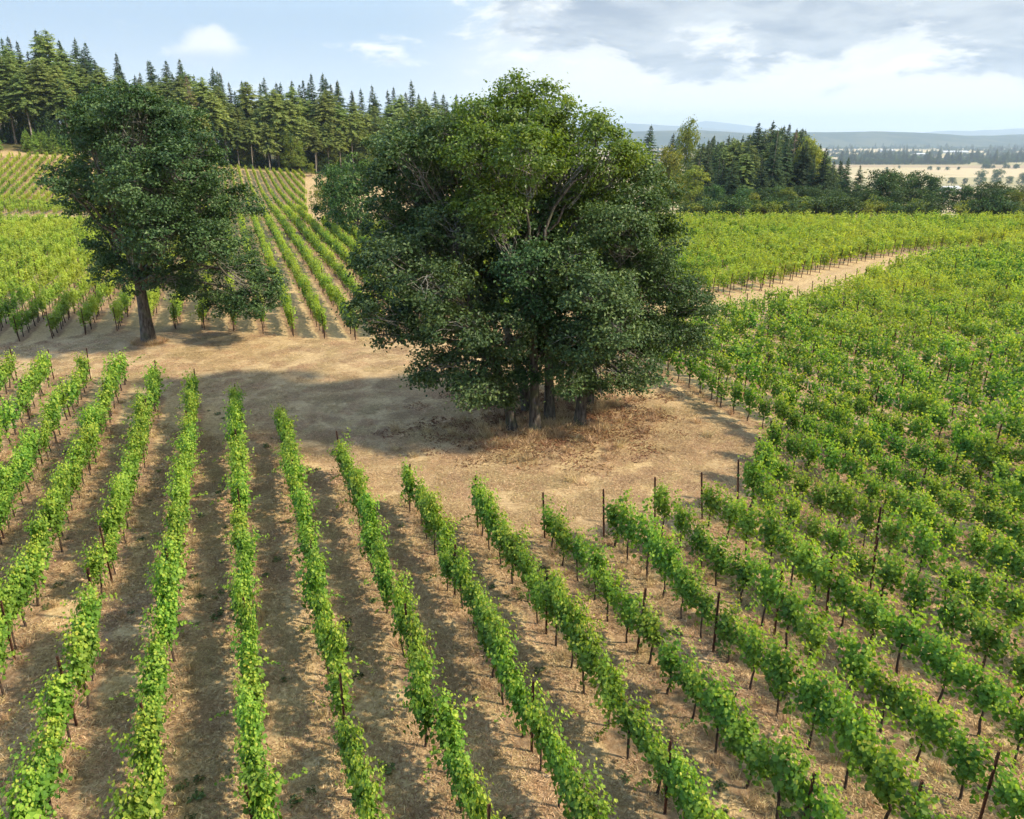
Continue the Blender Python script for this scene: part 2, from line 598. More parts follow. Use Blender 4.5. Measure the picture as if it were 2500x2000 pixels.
def ground_material():
    m, nt, out = new_mat('dry_ground')
    g = nt.node('ShaderNodeNewGeometry')
    P = g.outputs['Position']
    a_vine = nt.node('ShaderNodeAttribute', attribute_name='vineyard').outputs['Fac']
    a_litter = nt.node('ShaderNodeAttribute', attribute_name='litter').outputs['Fac']
    a_forest = nt.node('ShaderNodeAttribute', attribute_name='forest').outputs['Fac']
    a_plain = nt.node('ShaderNodeAttribute', attribute_name='plain').outputs['Fac']
    big = nt.noise(P, 0.11, 3.0, 0.55)
    mid = nt.noise(P, 0.7, 4.0, 0.6)
    fine = nt.noise(P, 5.5, 5.0, 0.68)
    grain = nt.noise(nt.mapping(P, rot=(0, 0, 0.5), scale=(1, 0.45, 1)), 22.0, 4.0, 0.7)
    # mown straw
    c = nt.ramp(nt.math('ADD', nt.math('MULTIPLY', fine, 0.55), nt.math('MULTIPLY', grain, 0.45)),
                [(0.33, (0.19, 0.12, 0.056)), (0.45, (0.45, 0.315, 0.15)), (0.57, (0.62, 0.46, 0.24)), (0.70, (0.76, 0.61, 0.35))])
    c = nt.mix(nt.math('MULTIPLY', nt.smooth(big, 0.42, 0.66), 0.30), c, (0.34, 0.225, 0.12))
    c = nt.mix(nt.math('MULTIPLY', nt.smooth(mid, 0.52, 0.70), 0.35), c, (0.25, 0.17, 0.095))
    # rows: bare reddish soil under the vines, wheel tracks in the alleys, green weeds here and there
    sep = nt.node('ShaderNodeSeparateXYZ')
    nt.link(P, sep.inputs[0])
    L = nt.math('SUBTRACT', nt.math('MULTIPLY', sep.outputs[0], DY), nt.math('MULTIPLY', sep.outputs[1], DX))
    fr = nt.math('FRACT', nt.math('ADD', nt.math('DIVIDE', nt.math('SUBTRACT', L, ROW0), ROWSP), 0.5))
    dist = nt.math('MULTIPLY', nt.math('ABSOLUTE', nt.math('SUBTRACT', fr, 0.5)), ROWSP)
    dist = nt.math('ADD', dist, nt.math('MULTIPLY', nt.math('SUBTRACT', mid, 0.5), 0.7))
    soil = nt.math('MULTIPLY', nt.smooth(dist, 0.5, 0.22), a_vine)
    soilc = nt.ramp(fine, [(0.3, (0.13, 0.07, 0.042)), (0.55, (0.26, 0.155, 0.092)), (0.75, (0.42, 0.285, 0.175))])
    c = nt.mix(nt.math('MULTIPLY', soil, 0.72), c, soilc)
    weed = nt.math('MULTIPLY', nt.math('MULTIPLY', nt.smooth(nt.noise(P, 1.9, 3.0, 0.6), 0.60, 0.70), nt.smooth(fine, 0.5, 0.62)), a_vine)
    c = nt.mix(nt.math('MULTIPLY', weed, 0.6), c, (0.075, 0.085, 0.03))
    # mower passes across the headland
    wv = nt.node('ShaderNodeTexWave', wave_type='BANDS', bands_direction='X')
    wv.inputs['Scale'].default_value = 0.22
    wv.inputs['Distortion'].default_value = 5.0
    wv.inputs['Detail'].default_value = 3.0
    wv.inputs['Detail Scale'].default_value = 0.6
    nt.link(nt.mapping(P, rot=(0, 0, 0.65)), wv.inputs['Vector'])
    inv = nt.math('SUBTRACT', 1.0, a_vine)
    c = nt.mix(nt.math('MULTIPLY', nt.math('MULTIPLY', wv.outputs['Fac'], inv), 0.30), c, (0.33, 0.22, 0.115))
    strk = nt.noise(nt.mapping(P, rot=(0, 0, 0.42), scale=(0.16, 1.5, 1)), 2.4, 4.0, 0.7)
    c = nt.mix(nt.math('MULTIPLY', nt.math('MULTIPLY', nt.smooth(strk, 0.48, 0.66), inv), 0.5), c, (0.29, 0.195, 0.105))
    tan_ = nt.noise(P, 3.0, 4.0, 0.7)
    c = nt.mix(nt.math('MULTIPLY', nt.math('MULTIPLY', nt.smooth(tan_, 0.52, 0.62), inv), 0.32), c, (0.24, 0.155, 0.08))
    # wheel tracks curving round the oaks
    wx = nt.math('SUBTRACT', sep.outputs[0], 1.5)
    wy = nt.math('SUBTRACT', sep.outputs[1], 40.0)
    rr_ = nt.math('SQRT', nt.math('ADD', nt.math('MULTIPLY', wx, wx), nt.math('MULTIPLY', nt.math('MULTIPLY', wy, wy), 1.25)))
    rr_ = nt.math('ADD', rr_, nt.math('MULTIPLY', nt.noise(P, 0.12, 1.0), 3.0))
    for r0_ in (13.6, 15.2, 17.4, 19.0):
        tm = nt.smooth(nt.math('ABSOLUTE', nt.math('SUBTRACT', rr_, r0_)), 0.38, 0.1)
        c = nt.mix(nt.math('MULTIPLY', nt.math('MULTIPLY', tm, inv), nt.smooth(mid, 0.35, 0.6, 0.08, 0.34)), c, (0.27, 0.18, 0.095))
    # oak leaf litter
    lit = nt.math('MULTIPLY', a_litter, nt.smooth(nt.noise(P, 1.1, 4.0, 0.65), 0.30, 0.6))
    c = nt.mix(nt.math('MULTIPLY', lit, 0.65), c, nt.ramp(fine, [(0.3, (0.10, 0.042, 0.018)), (0.6, (0.24, 0.115, 0.05)), (0.8, (0.40, 0.24, 0.12))]))
    # forest floor
    fo = nt.math('MULTIPLY', a_forest, nt.smooth(nt.noise(P, 0.25, 4.0, 0.6), 0.2, 0.42))
    c = nt.mix(fo, c, nt.ramp(nt.noise(P, 0.8, 4.0, 0.7), [(0.3, (0.05, 0.055, 0.022)), (0.55, (0.10, 0.095, 0.04)), (0.75, (0.24, 0.15, 0.075))]))
    # valley farmland: long strips of stubble, hay and green crops
    vor = nt.node('ShaderNodeTexVoronoi', feature='F1', distance='CHEBYCHEV')
    vor.inputs['Scale'].default_value = 1.0
    vor.inputs['Randomness'].default_value = 0.9
    nt.link(nt.mapping(P, rot=(0, 0, 0.06), scale=(0.0009, 0.0019, 0.0)), vor.inputs['Vector'])
    vs = nt.node('ShaderNodeSeparateColor')
    nt.link(vor.outputs['Color'], vs.inputs[0])
    fld = nt.ramp(vs.outputs[0], [(0.0, (0.50, 0.38, 0.21)), (0.3, (0.62, 0.49, 0.28)), (0.5, (0.42, 0.36, 0.17)),
                                 (0.66, (0.56, 0.44, 0.25)), (0.8, (0.22, 0.24, 0.09)), (0.95, (0.40, 0.29, 0.17))])
    fld = nt.mix(nt.math('MULTIPLY', nt.noise(P, 0.012, 4.0, 0.6), 0.4), fld, (0.33, 0.26, 0.14))
    c = nt.mix(a_plain, c, fld)
    p = nt.node('ShaderNodeBsdfPrincipled')
    nt.link(c, p.inputs['Base Color'])
    p.inputs['Roughness'].default_value = 0.95
    p.inputs['Specular IOR Level'].default_value = 0.1
    bp = nt.node('ShaderNodeBump')
    bp.inputs['Strength'].default_value = 0.8
    bp.inputs['Distance'].default_value = 0.05
    nt.link(nt.math('ADD', nt.math('MULTIPLY', fine, 0.6), nt.math('MULTIPLY', grain, 0.4)), bp.inputs['Height'])
    nt.link(bp.outputs[0], p.inputs['Normal'])
    nt.link(p.outputs[0], out.inputs[0])
    return m


M['ground'] = ground_material()


def hill_material(name, a, b, sc):
    m, nt, out = new_mat(name)
    g = nt.node('ShaderNodeNewGeometry')
    n = nt.noise(nt.mapping(g.outputs['Position'], scale=(1, 0.6, 1)), sc, 5.0, 0.65)
    p = nt.node('ShaderNodeBsdfPrincipled')
    nt.link(nt.mix(nt.smooth(n, 0.46, 0.6), a, b), p.inputs['Base Color'])
    p.inputs['Roughness'].default_value = 1.0
    p.inputs['Specular IOR Level'].default_value = 0.0
    nt.link(p.outputs[0], out.inputs[0])
    return m


# ------------------------------------------------------------------ ground sheet
OAK_CLUMP = np.array([[0.04, 35.8], [1.16, 35.6], [1.98, 37.2], [3.5, 36.6], [4.2, 39.8], [0.87, 38.8]])


def build_ground():
    th = np.concatenate([np.radians(np.arange(-180, -52, 4)), np.radians(np.arange(-52, 52, 0.3)), np.radians(np.arange(52, 180, 4))])
    r = [0.0]
    rr = 3.0
    while rr < 45000:
        r.append(rr)
        rr *= 1.013 if 6 < rr < 1500 else 1.05
    r = np.array(r[1:])
    T, Rr = np.meshgrid(th, r)
    x, y = Rr * np.sin(T), Rr * np.cos(T)
    z = height(x, y)
    nth = len(th)
    v = np.stack([x, y, z], -1).reshape(-1, 3)
    i = np.arange(len(r) - 1)[:, None] * nth
    j = np.arange(nth)[None]
    k = (j + 1) % nth
    q = np.stack([i + j, i + k, i + nth + k, i + nth + j], -1).reshape(-1, 4)
    c = len(v)
    v = np.vstack([v, [0, 0, hz(0, 0)]])
    t = np.stack([np.full(nth, c), np.roll(np.arange(nth), -1), np.arange(nth)], -1)
    q = q[:, ::-1]
    me = np_mesh('ground', v, [q, t], [M['ground']], smooth=True)
    X, Y = v[:, 0], v[:, 1]
    s, l = to_sl(X, Y)
    vin = ((s < near_edge(l)) | (s > far_edge(l)) | ((l > EDGE_L - 0.9) & (s < track_edge(l)))) & (Y < forest_edge_y(X / np.maximum(Y, 1)) - 12) & ~((X / np.maximum(Y, 1) > -0.265) & (X / np.maximum(Y, 1) < 0.06) & (Y > 126))
    # bare strip beside the hill block
    dd = np.min(np.hypot(X[:, None] - OAK_CLUMP[:, 0], Y[:, None] - OAK_CLUMP[:, 1]), axis=1)
    lit = np.clip(1.1 - dd / 3.6, 0, 1)
    u = X / np.maximum(Y, 1)
    forest = np.clip((Y - forest_edge_y(u) + 9) / 5, 0, 1) * (Y < 900) * (u < 0.2) + np.clip((Y - 172) / 12, 0, 1) * (u >= 0.2) * (Y < 560)
    plain = np.clip((Y - 560) / 60, 0, 1)
    for nme, a in (('vineyard', vin), ('litter', lit), ('forest', np.clip(forest, 0, 1)), ('plain', plain)):
        at = me.attributes.new(nme, 'FLOAT', 'POINT')
        at.data.foreach_set('value', a.astype(np.float32))
    tag(obj('ground', me), 'dry straw-coloured ground running from the vineyard to the valley', 'ground', kind='structure')


build_ground()


def vnoise1(x, seed):
    rng = np.random.default_rng(seed)
    t = rng.random(4096)
    i = np.floor(x).astype(int)
    f = x - i
    f = f * f * (3 - 2 * f)
    return t[i % 4096] * (1 - f) + t[(i + 1) % 4096] * f


def build_hills(name, dist, depth, prof, mat, seed, rough, label):
    """a range of hills: prof = list of (photo x, photo y of the crest)"""
    px = np.array([p[0] for p in prof], float)
    py = np.array([p[1] for p in prof], float)
    n, m = 260, 14
    xs = np.linspace(px[0], px[-1], n)
    crest = np.interp(xs, px, py)
    X = np.empty((m, n))
    Y = np.empty((m, n))
    Z = np.empty((m, n))
    k = 0
    for r in range(m):
        f = r / (m - 1)
        yy = dist + depth * f
        prof_f = math.sin(min(1, f / 0.62) * math.pi / 2) ** 1.5 if f < 0.62 else math.cos((f - 0.62) / 0.38 * math.pi / 2) ** 0.8
        for i in range(n):
            a, b, c = ray(xs[i], crest[i])
            yc = dist + depth * 0.62
            zc = CAMZ + c / b * yc
            X[r, i] = a / b * yc
            Z[r, i] = -75 + (zc + 75) * prof_f
            Y[r, i] = yy
    nz = sum(vnoise1(X / (900 / 2 ** o) + o * 77.7, seed + o) * 0.5 ** o for o in range(5)) - 1
    nz2 = sum(vnoise1(X / (700 / 2 ** o) + Y / (500 / 2 ** o) + o * 31, seed + 9 + o) * 0.5 ** o for o in range(4)) - 0.95
    Z = Z + (nz * rough + nz2 * rough * 0.8) * np.clip((Z + 75) / 60, 0, 1)
    v = np.stack([X, Y, Z], -1).reshape(-1, 3)
    i = np.arange(m - 1)[:, None] * n
    j = np.arange(n - 1)[None]
    q = np.stack([i + j, i + j + 1, i + n + j + 1, i + n + j], -1).reshape(-1, 4)
    me = np_mesh(name, v, [q], [mat], smooth=True)
    tag(obj(name, me), label, 'hills', kind='structure')


M['hill_near'] = hill_material('wooded_hill', (0.03, 0.05, 0.035), (0.075, 0.085, 0.05), 0.0022)
M['hill_far'] = hill_material('far_wooded_hill', (0.035, 0.055, 0.04), (0.07, 0.08, 0.055), 0.0015)
build_hills('low_hills', 6800, 2600, [(900, 331), (1300, 327), (1560, 320), (1700, 318), (1820, 326), (1960, 324), (2060, 322), (2130, 320), (2260, 326), (2330, 331), (2420, 330), (2500, 327), (2620, 326), (2900, 330)],
            M['hill_near'], 3, 16, 'low blue wooded hills beyond the valley fields')
build_hills('blue_ridge', 15500, 5000, [(800, 312), (1300, 305), (1540, 299), (1600, 302), (1690, 309), (1800, 320), (2000, 334), (2240, 330), (2310, 319), (2400, 318), (2500, 315), (2620, 320), (2900, 318)],
            M['hill_far'], 17, 28, 'pale blue mountain ridge on the horizon behind the low hills')
build_hills('hazy_peak', 20000, 4000, [(1400, 322), (1600, 315), (1660, 306), (1700, 299), (1722, 294), (1750, 297), (1800, 303), (1860, 312), (1960, 325), (2100, 336)],
            M['hill_far'], 29, 22, 'faint hazy mountain peak far beyond the ridge')


# ------------------------------------------------------------------ plant generators
def rnd_faces(n, per, rng, lo=0.0, hi=1.0):
    return np.repeat(np.clip(rng.normal(0.47, 0.22, n), lo, hi), per)


def vine_parts(seed, dense=True, step=0.062, size=0.118, sprawl=1.0, far=False):
    """one grapevine, row along local X: returns trunk MB, leaf centres, normals, sizes, rnd"""
    rng = np.random.default_rng(seed)
    tr = MB()
    k = 5
    hgt = 0.82 + rng.uniform(-0.06, 0.06)
    zs = np.linspace(-0.08, hgt, k)
    pts = np.stack([np.cumsum(rng.normal(0, 0.028, k)), np.cumsum(rng.normal(0, 0.022, k)), zs], -1)
    pts -= np.array([pts[0, 0], pts[0, 1], 0])
    tr.tube(pts, np.linspace(0.036, 0.024, k) * (1.25 if far else 1), 5 if far else 6)
    head = pts[-1]
    span = 0.56 if dense else 0.44
    for sg in (-1, 1):
        arm = np.array([head, head + [sg * span * 0.35, 0, 0.06], head + [sg * span, rng.normal(0, 0.02), 0.05]])
        tr.tube(arm, [0.02, 0.016, 0.010], 4)
    C, N, S, Rn = [], [], [], []
    ns = (23 if dense else 16) if not far else (17 if dense else 12)
    for i in range(ns):
        if dense:
            x0 = (i + 0.5) / ns * 2 * span - span + rng.normal(0, 0.03)
        else:
            x0 = rng.normal(0, 0.23)
        p = np.array([x0, rng.normal(0, 0.04), hgt + 0.04])
        top = rng.uniform(0.72, 1.08) * (1.0 if dense else rng.uniform(0.68, 1.22))
        d = unit(np.array([rng.normal(0, 0.16) + (0 if dense else 0.5 * x0), rng.normal(0, 0.12), 1.0]))
        wild = rng.random() < 0.07 * sprawl
        if wild or rng.random() < 0.09:
            top *= rng.uniform(1.1, 1.45)
        L = 0.0
        side = 1
        while L < top:
            d = unit(d + rng.normal(0, 0.10, 3) + (np.array([0, 0, -0.10]) - np.array([0, -0.10 * np.sign(p[1] + 1e-6), 0]) if wild and L > 0.5 else np.array([0, -0.10 * p[1], 0.03])))
            p = p + d * step
            L += step
            for _ in range(2 if not far else 1):
                off = rng.normal(0, 1, 3) * np.array([0.075, 0.088, 0.05])
                c = p + off
                age = 1 - L / top
                C.append(c)
                out = np.array([0.25 * rng.normal(), np.sign(c[1] + rng.normal(0, 0.06)) * 0.75, 0.62]) + rng.normal(0, 0.38, 3)
                N.append(out)
                S.append(size * rng.uniform(0.62, 1.12) * (0.62 + 0.38 * min(1, age * 2.6)))
                Rn.append(np.clip(rng.normal(0.40, 0.17) + 0.42 * max(0.0, 0.38 - age) / 0.38, 0, 1))
    # a fringe of leaves under and along the cordon
    nf = (110 if dense else 60) // (2 if far else 1)
    for _ in range(nf):
        x = rng.uniform(-span, span) if dense else rng.normal(0, 0.25)
        C.append(np.array([x, rng.normal(0, 0.13), hgt + rng.uniform(-0.3, 0.2)]))
        N.append(np.array([rng.normal(0, 0.3), rng.choice([-1, 1]) * 0.8, 0.5]) + rng.normal(0, 0.3, 3))
        S.append(size * rng.uniform(0.7, 1.1))
        Rn.append(np.clip(rng.normal(0.33, 0.18), 0, 1))
    # trailing side shoots
    for _ in range(rng.integers(0, 2) if sprawl > 0 else 0):
        p = np.array([rng.uniform(-span * 0.6, span * 0.6), 0.0, hgt + 0.05])
        sg = rng.choice([-1, 1])
        d = unit(np.array([rng.normal(0, 0.5), sg, 0.75]))
        path = [p]
        na = rng.integers(14, 26)
        for a in range(na):
            d = unit(d + rng.normal(0, 0.12, 3) + [0, 0, -0.06])
            p = p + d * step * 0.75
            path.append(p)
            C.append(p + rng.normal(0, 0.03, 3))
            N.append(np.array([0, 0, 1.0]) + rng.normal(0, 0.45, 3))
            S.append(size * rng.uniform(0.75, 1.1) * (1.0 - 0.45 * a / na))
            Rn.append(np.clip(rng.normal(0.62, 0.15), 0, 1))
        if not far:
            tr.tube(path, np.linspace(0.007, 0.003, len(path)), 3, cap=False)
    return tr, np.array(C), np.array(N), np.array(S), np.array(Rn), rng


def lobed_crown(lobes, rng, leaf, per_tuft, dens, tuft_r=0.42, gap=0.36, flat=0.8, shape='oak'):
    """lobes: rows of x, y, z, r. Returns leaf verts, quads, rnd per face and the tuft centres"""
    C, N, S, R_, tufts = [], [], [], [], []
    ph = rng.uniform(0, 6.28, 6)
    for li, (x, y, z, r) in enumerate(lobes):
        n = max(6, int(dens * r * r))
        lt = rng.normal(0, 0.07)
        d = unit(rng.normal(size=(n, 3)))
        rad = r * (0.62 + 0.46 * rng.random(n) ** 0.7)
        p = np.array([x, y, z]) + d * rad[:, None] * np.array([1, 1, flat])
        f = 2.1 / (tuft_r * 2.6)
        g = (np.sin(p[:, 0] * f + ph[0]) * np.sin(p[:, 1] * f + ph[1]) + np.sin(p[:, 2] * f * 1.2 + ph[2]) * np.sin((p[:, 0] + p[:, 1]) * f * 0.6 + ph[3]) + 1.4) / 2.8
        keep = (g + rng.normal(0, 0.12, n) > gap) & (d[:, 2] > -0.93 + 0.5 * rng.random(n))
        p, d = p[keep], d[keep]
        for c, dd in zip(p, d):
            k = rng.poisson(per_tuft * rng.uniform(0.5, 1.5))
            if k == 0:
                continue
            tr = tuft_r * rng.uniform(0.6, 1.35)
            o = rng.normal(0, 1, (k, 3)) * np.array([tr, tr, tr * 0.5]) * 0.6
            C.append(c + o)
            N.append(dd * 0.55 + np.array([0, 0, 0.65]) + rng.normal(0, 0.5, (k, 3)))
            S.append(leaf * rng.uniform(0.65, 1.25, k))
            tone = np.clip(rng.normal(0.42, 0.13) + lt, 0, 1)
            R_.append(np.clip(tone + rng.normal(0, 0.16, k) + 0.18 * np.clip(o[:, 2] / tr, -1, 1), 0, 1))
            tufts.append((li, c))
    C, N, S, R_ = np.vstack(C), np.vstack(N), np.concatenate(S), np.concatenate(R_)
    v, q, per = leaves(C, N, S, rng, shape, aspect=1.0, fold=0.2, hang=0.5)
    return v, q, np.repeat(R_, per), tufts


def bent(a, b, rng, n=6, wob=0.08, sag=0.0):
    a, b = np.asarray(a, float), np.asarray(b, float)
    t = np.linspace(0, 1, n)[:, None]
    L = np.linalg.norm(b - a)
    w = np.cumsum(rng.normal(0, wob * L / n, (n, 3)), axis=0)
    w = w - t * w[-1]
    p = a + (b - a) * t + w
    p[:, 2] += sag * L * np.sin(np.pi * t[:, 0])
    return p


def wood_for(lobes, tufts, top, r0, rng, lean=(0, 0), twig_every=2, twig_r=0.022, limb_r=0.10, sides=8, clear=2.4):
    """trunk with limbs to every lobe, and thin branches to the leaf tufts"""
    tr, br = MB(), MB()
    n = 9
    t = np.linspace(0, 1, n)
    tp = np.stack([lean[0] * t ** 1.4 + np.cumsum(rng.normal(0, 0.05, n)) * t, lean[1] * t ** 1.4 + np.cumsum(rng.normal(0, 0.05, n)) * t, -0.25 + (top + 0.25) * t], -1)
    rad = r0 * (1 - 0.78 * t)
    rad[0] *= 1.3
    rad[1] *= 1.08
    tr.tube(tp, rad, sides + 2)
    for li, (x, y, z, r) in enumerate(lobes):
        zt = np.clip(z * rng.uniform(0.42, 0.62), clear, top * 0.96)
        a = np.array([np.interp(zt, tp[:, 2], tp[:, 0]), np.interp(zt, tp[:, 2], tp[:, 1]), zt])
        b = np.array([x, y, z]) + rng.normal(0, 0.12 * r, 3)
        ra = min(np.interp(zt, tp[:, 2], rad) * 0.62, limb_r * 1.6)
        p = bent(a, b, rng, 8, 0.28, 0.06 if b[2] > a[2] else 0.2)
        tr.tube(p, np.linspace(ra, limb_r * 0.28, 8), sides - 2)
        mine = [c for (k, c) in tufts if k == li][::twig_every]
        for c in mine:
            s = p[rng.integers(4, 8)]
            q = bent(s, c, rng, 5, 0.35, -0.02)
            br.tube(q, np.linspace(twig_r, twig_r * 0.4, 5), 3, cap=False)
    return tr, br


def oak_tree(base, lobes_px, Y0, r0, mat, seed, label, top=None, lean=(0, 0), depth=1.0, leaf=0.17, dens=26, per=26, extra_back=True, gap=0.33, group=None, clear=3.6, tuft=0.5):
    """an oak whose crown lobes are given as (photo x, photo y, radius px [, depth offset m]) in the 2156 px preview scale"""
    rng = np.random.default_rng(seed)
    k = 2500 / 2156
    bx, by = base
    bz = hz(bx, by)
    lobes = []
    for i, lb in enumerate(lobes_px):
        dy = lb[3] if len(lb) > 3 else rng.uniform(-1.6, 1.6) * depth
        x, y, z = on_plane_y(lb[0] * k, lb[1] * k, Y0 + dy)
        dep = (Y0 + dy) * math.cos(PITCH) - (z - CAMZ) * math.sin(PITCH)
        r = lb[2] * k / FPX * dep
        lobes.append((x - bx, y - by, z - bz, r))
    lob = np.array(lobes)
    v, q, ra, tufts = lobed_crown(lob, rng, leaf, per, dens, gap=gap, tuft_r=tuft)
    ztop = top or lob[:, 2].max() * 0.86
    tr, br = wood_for(lob, tufts, ztop, r0, rng, lean=lean, twig_every=2, clear=clear)
    t = thing('oak_tree', (bx, by, bz), 0, 1.0, label, 'tree', group)
    obj('trunk', tr.mesh('oak_trunk', [M['oak_bark']], True), t)
    tag(obj('branches', br.mesh('oak_branches', [M['twig']]), t), kind='stuff')
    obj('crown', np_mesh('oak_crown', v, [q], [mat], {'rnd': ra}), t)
    return t


def fir_meshes(seed, h, start, width, dense=1.0, droop=0.25, mat=None, ragged=0.3, trunk_r=None, step=0.62, rnd=False):
    """Douglas fir: bare lower trunk with dead stubs, whorls of drooping boughs above"""
    rng = np.random.default_rng(seed)
    tr = MB()
    n = 8
    t = np.linspace(0, 1, n)
    r0 = trunk_r or h * 0.0125
    tr.tube(np.stack([np.cumsum(rng.normal(0, 0.06, n)), np.cumsum(rng.normal(0, 0.06, n)), -0.6 + (h + 0.4) * t], -1), r0 * (1.12 - t), 7)
    O, Dv, Nv, Ln, Wd, Rn = [], [], [], [], [], []
    z = h * start
    crown = h - z
    lop = rng.uniform(0, 6.28)
    while z < h - 0.15:
        f = (h - z) / crown
        prof = width * ((min(1.0, f * 1.7) ** 0.7) if rnd else (min(1.0, f * 1.25) ** 0.85)) * (0.72 + 0.28 * math.sin(min(1, (1 - f) * 6) * math.pi / 2))
        nb = max(2, int((3 + 4.0 * f ** 0.5) * dense))
        for a in rng.uniform(0, 6.283, nb):
            L = prof * rng.uniform(1 - ragged, 1 + ragged * 0.6) * (1 + 0.18 * math.cos(a - lop))
            if rng.random() < 0.12 * (1 if f > 0.2 else 0):
                continue
            zz = z + rng.uniform(-0.8, 0.8) * min(1, f * 3)
            m = max(3, int(L * 3.0))
            s = (np.arange(m) + 0.6) / m
            rise = 0.42 * (1 - f) - droop * f
            d = np.array([math.cos(a), math.sin(a), 0])
            side = np.array([-d[1], d[0], 0])
            pz = zz + L * (rise * s - 0.22 * s * s) + rng.normal(0, 0.05, m)
            P = d[None] * (L * s)[:, None]
            P[:, 2] = pz
            for sg in (-1, 0, 1):
                if sg == 0:
                    dd = d[None] + rng.normal(0, 0.18, (m, 3))
                else:
                    dd = d[None] * 0.55 + side[None] * sg * 0.8 + rng.normal(0, 0.2, (m, 3))
                dd[:, 2] -= 0.28
                O.append(P + rng.normal(0, 0.05, (m, 3)))
                Dv.append(unit(dd))
                nn = np.tile([0, 0, 1.0], (m, 1)) + rng.normal(0, 0.4, (m, 3)) + d[None] * 0.3
                Nv.append(nn)
                ln = (0.36 + 0.30 * L * (1 - s * 0.55) * 0.6) * rng.uniform(0.7, 1.25, m)
                Ln.append(ln)
                Wd.append(ln * rng.uniform(0.30, 0.5, m))
                Rn.append(np.clip(0.30 + 0.32 * s + rng.normal(0, 0.17, m), 0, 1))
        z += step * rng.uniform(0.5, 1.3) * (0.5 + 0.4 * f)
    # leader
    O.append(np.array([[0, 0, h - 0.5], [0, 0, h - 0.9]]))
    Dv.append(np.array([[0.05, 0, 1.0], [0, 0.1, 1.0]]))
    Nv.append(np.array([[1.0, 0, 0], [0, 1.0, 0]]))
    Ln.append(np.array([1.1, 1.0]))
    Wd.append(np.array([0.2, 0.25]))
    Rn.append(np.array([0.4, 0.4]))
    O, Dv, Nv = np.vstack(O), np.vstack(Dv), np.vstack(Nv)
    Ln, Wd, Rn = np.concatenate(Ln), np.concatenate(Wd), np.concatenate(Rn)
    Nv = unit(Nv - Dv * np.sum(Nv * Dv, 1, keepdims=True))
    Sv = np.cross(Dv, Nv)
    v = np.stack([O, O + Dv * (Ln * 0.45)[:, None] + Sv * Wd[:, None] * 0.5 - Nv * (Wd * 0.25)[:, None], O + Dv * Ln[:, None],
                  O + Dv * (Ln * 0.45)[:, None] - Sv * Wd[:, None] * 0.5 - Nv * (Wd * 0.25)[:, None]], 1).reshape(-1, 3)
    q = np.arange(len(v)).reshape(-1, 4)
    # dead stubs on the bare trunk
    st = max(0, int(h * start * 1.1))
    for _ in range(st):
        zz = rng.uniform(h * 0.1, h * start + 1)
        a = rng.uniform(0, 6.28)
        L = rng.uniform(0.4, 1.5)
        tr.tube(np.array([[0, 0, zz], [math.cos(a) * L * 0.6, math.sin(a) * L * 0.6, zz - 0.02], [math.cos(a) * L, math.sin(a) * L, zz - 0.2 * L]]), [0.035, 0.025, 0.012], 3, cap=False)
    return tr.mesh('fir_trunk', [M['fir_bark']], True), np_mesh('fir_crown', v, [q], [mat], {'rnd': Rn})


def broad_meshes(seed, h, w, mat, leaf=0.42, dens=9, per=13, nl=16, clear=0.15, gap=0.34):
    """round-headed broadleaf tree"""
    rng = np.random.default_rng(seed)
    lob = []
    for i in range(nl):
        f = (i + 0.5) / nl
        zz = h * (clear + (0.93 - clear) * f)
        ww = w * 0.5 * math.sin(min(1.0, 0.28 + f * 1.0) * math.pi) ** 0.6 if f < 0.72 else w * 0.5 * math.cos((f - 0.72) / 0.28 * 1.35) ** 0.8
        a = i * 2.4 + rng.uniform(-0.5, 0.5)
        rr = ww * rng.uniform(0.35, 0.72)
        r = w * rng.uniform(0.17, 0.26) * (0.75 if f > 0.85 else 1)
        lob.append((math.cos(a) * rr, math.sin(a) * rr, min(zz, h - r * 0.7), r))
    lob = np.array(lob)
    v, q, ra, tufts = lobed_crown(lob, rng, leaf, per, dens * (4.0 / w) ** 1.0 * 3.2, tuft_r=leaf * 2.0, gap=gap)
    tr, br = wood_for(lob, tufts, h * 0.72, h * 0.018 + 0.05, rng, twig_every=100, clear=h * 0.18, limb_r=0.08, sides=6)
    return tr.mesh('broadleaf_trunk', [M['oak_bark']], True), np_mesh('broadleaf_crown', v, [q], [mat], {'rnd': ra})


def bush_mesh(seed, h, w, mat, leaf=0.25, nl=7, dens=24, per=10):
    rng = np.random.default_rng(seed)
    lob = np.array([(rng.uniform(-1, 1) * w * 0.33, rng.uniform(-1, 1) * w * 0.33, h * rng.uniform(0.25, 0.68), w * rng.uniform(0.2, 0.32)) for _ in range(nl)])
    v, q, ra, tufts = lobed_crown(lob, rng, leaf, per, dens, tuft_r=leaf * 1.7, gap=0.28, flat=0.9)
    v[:, 2] = np.maximum(v[:, 2], -0.05)
    stem = MB()
    for lb in lob:
        stem.tube(bent((rng.normal(0, 0.1), rng.normal(0, 0.1), -0.1), lb[:3], rng, 4, 0.2), [0.05, 0.04, 0.03, 0.015], 4)
    return stem.mesh('bush_stem', [M['vine_bark']]), np_mesh('bush_foliage', v, [q], [mat], {'rnd': ra})


def put_tree(name, meshes, x, y, scale, rotz, label, group, cat='tree', part=('trunk', 'crown'), z=None, lean=0.0):
    t = thing(name, (x, y, (hz(x, y) if z is None else z)), rotz, scale, label, cat, group, rot=(lean * math.cos(rotz * 3), lean * math.sin(rotz * 3), rotz))
    for pn, me in zip(part, meshes):
        obj(pn, me, t)
    return t


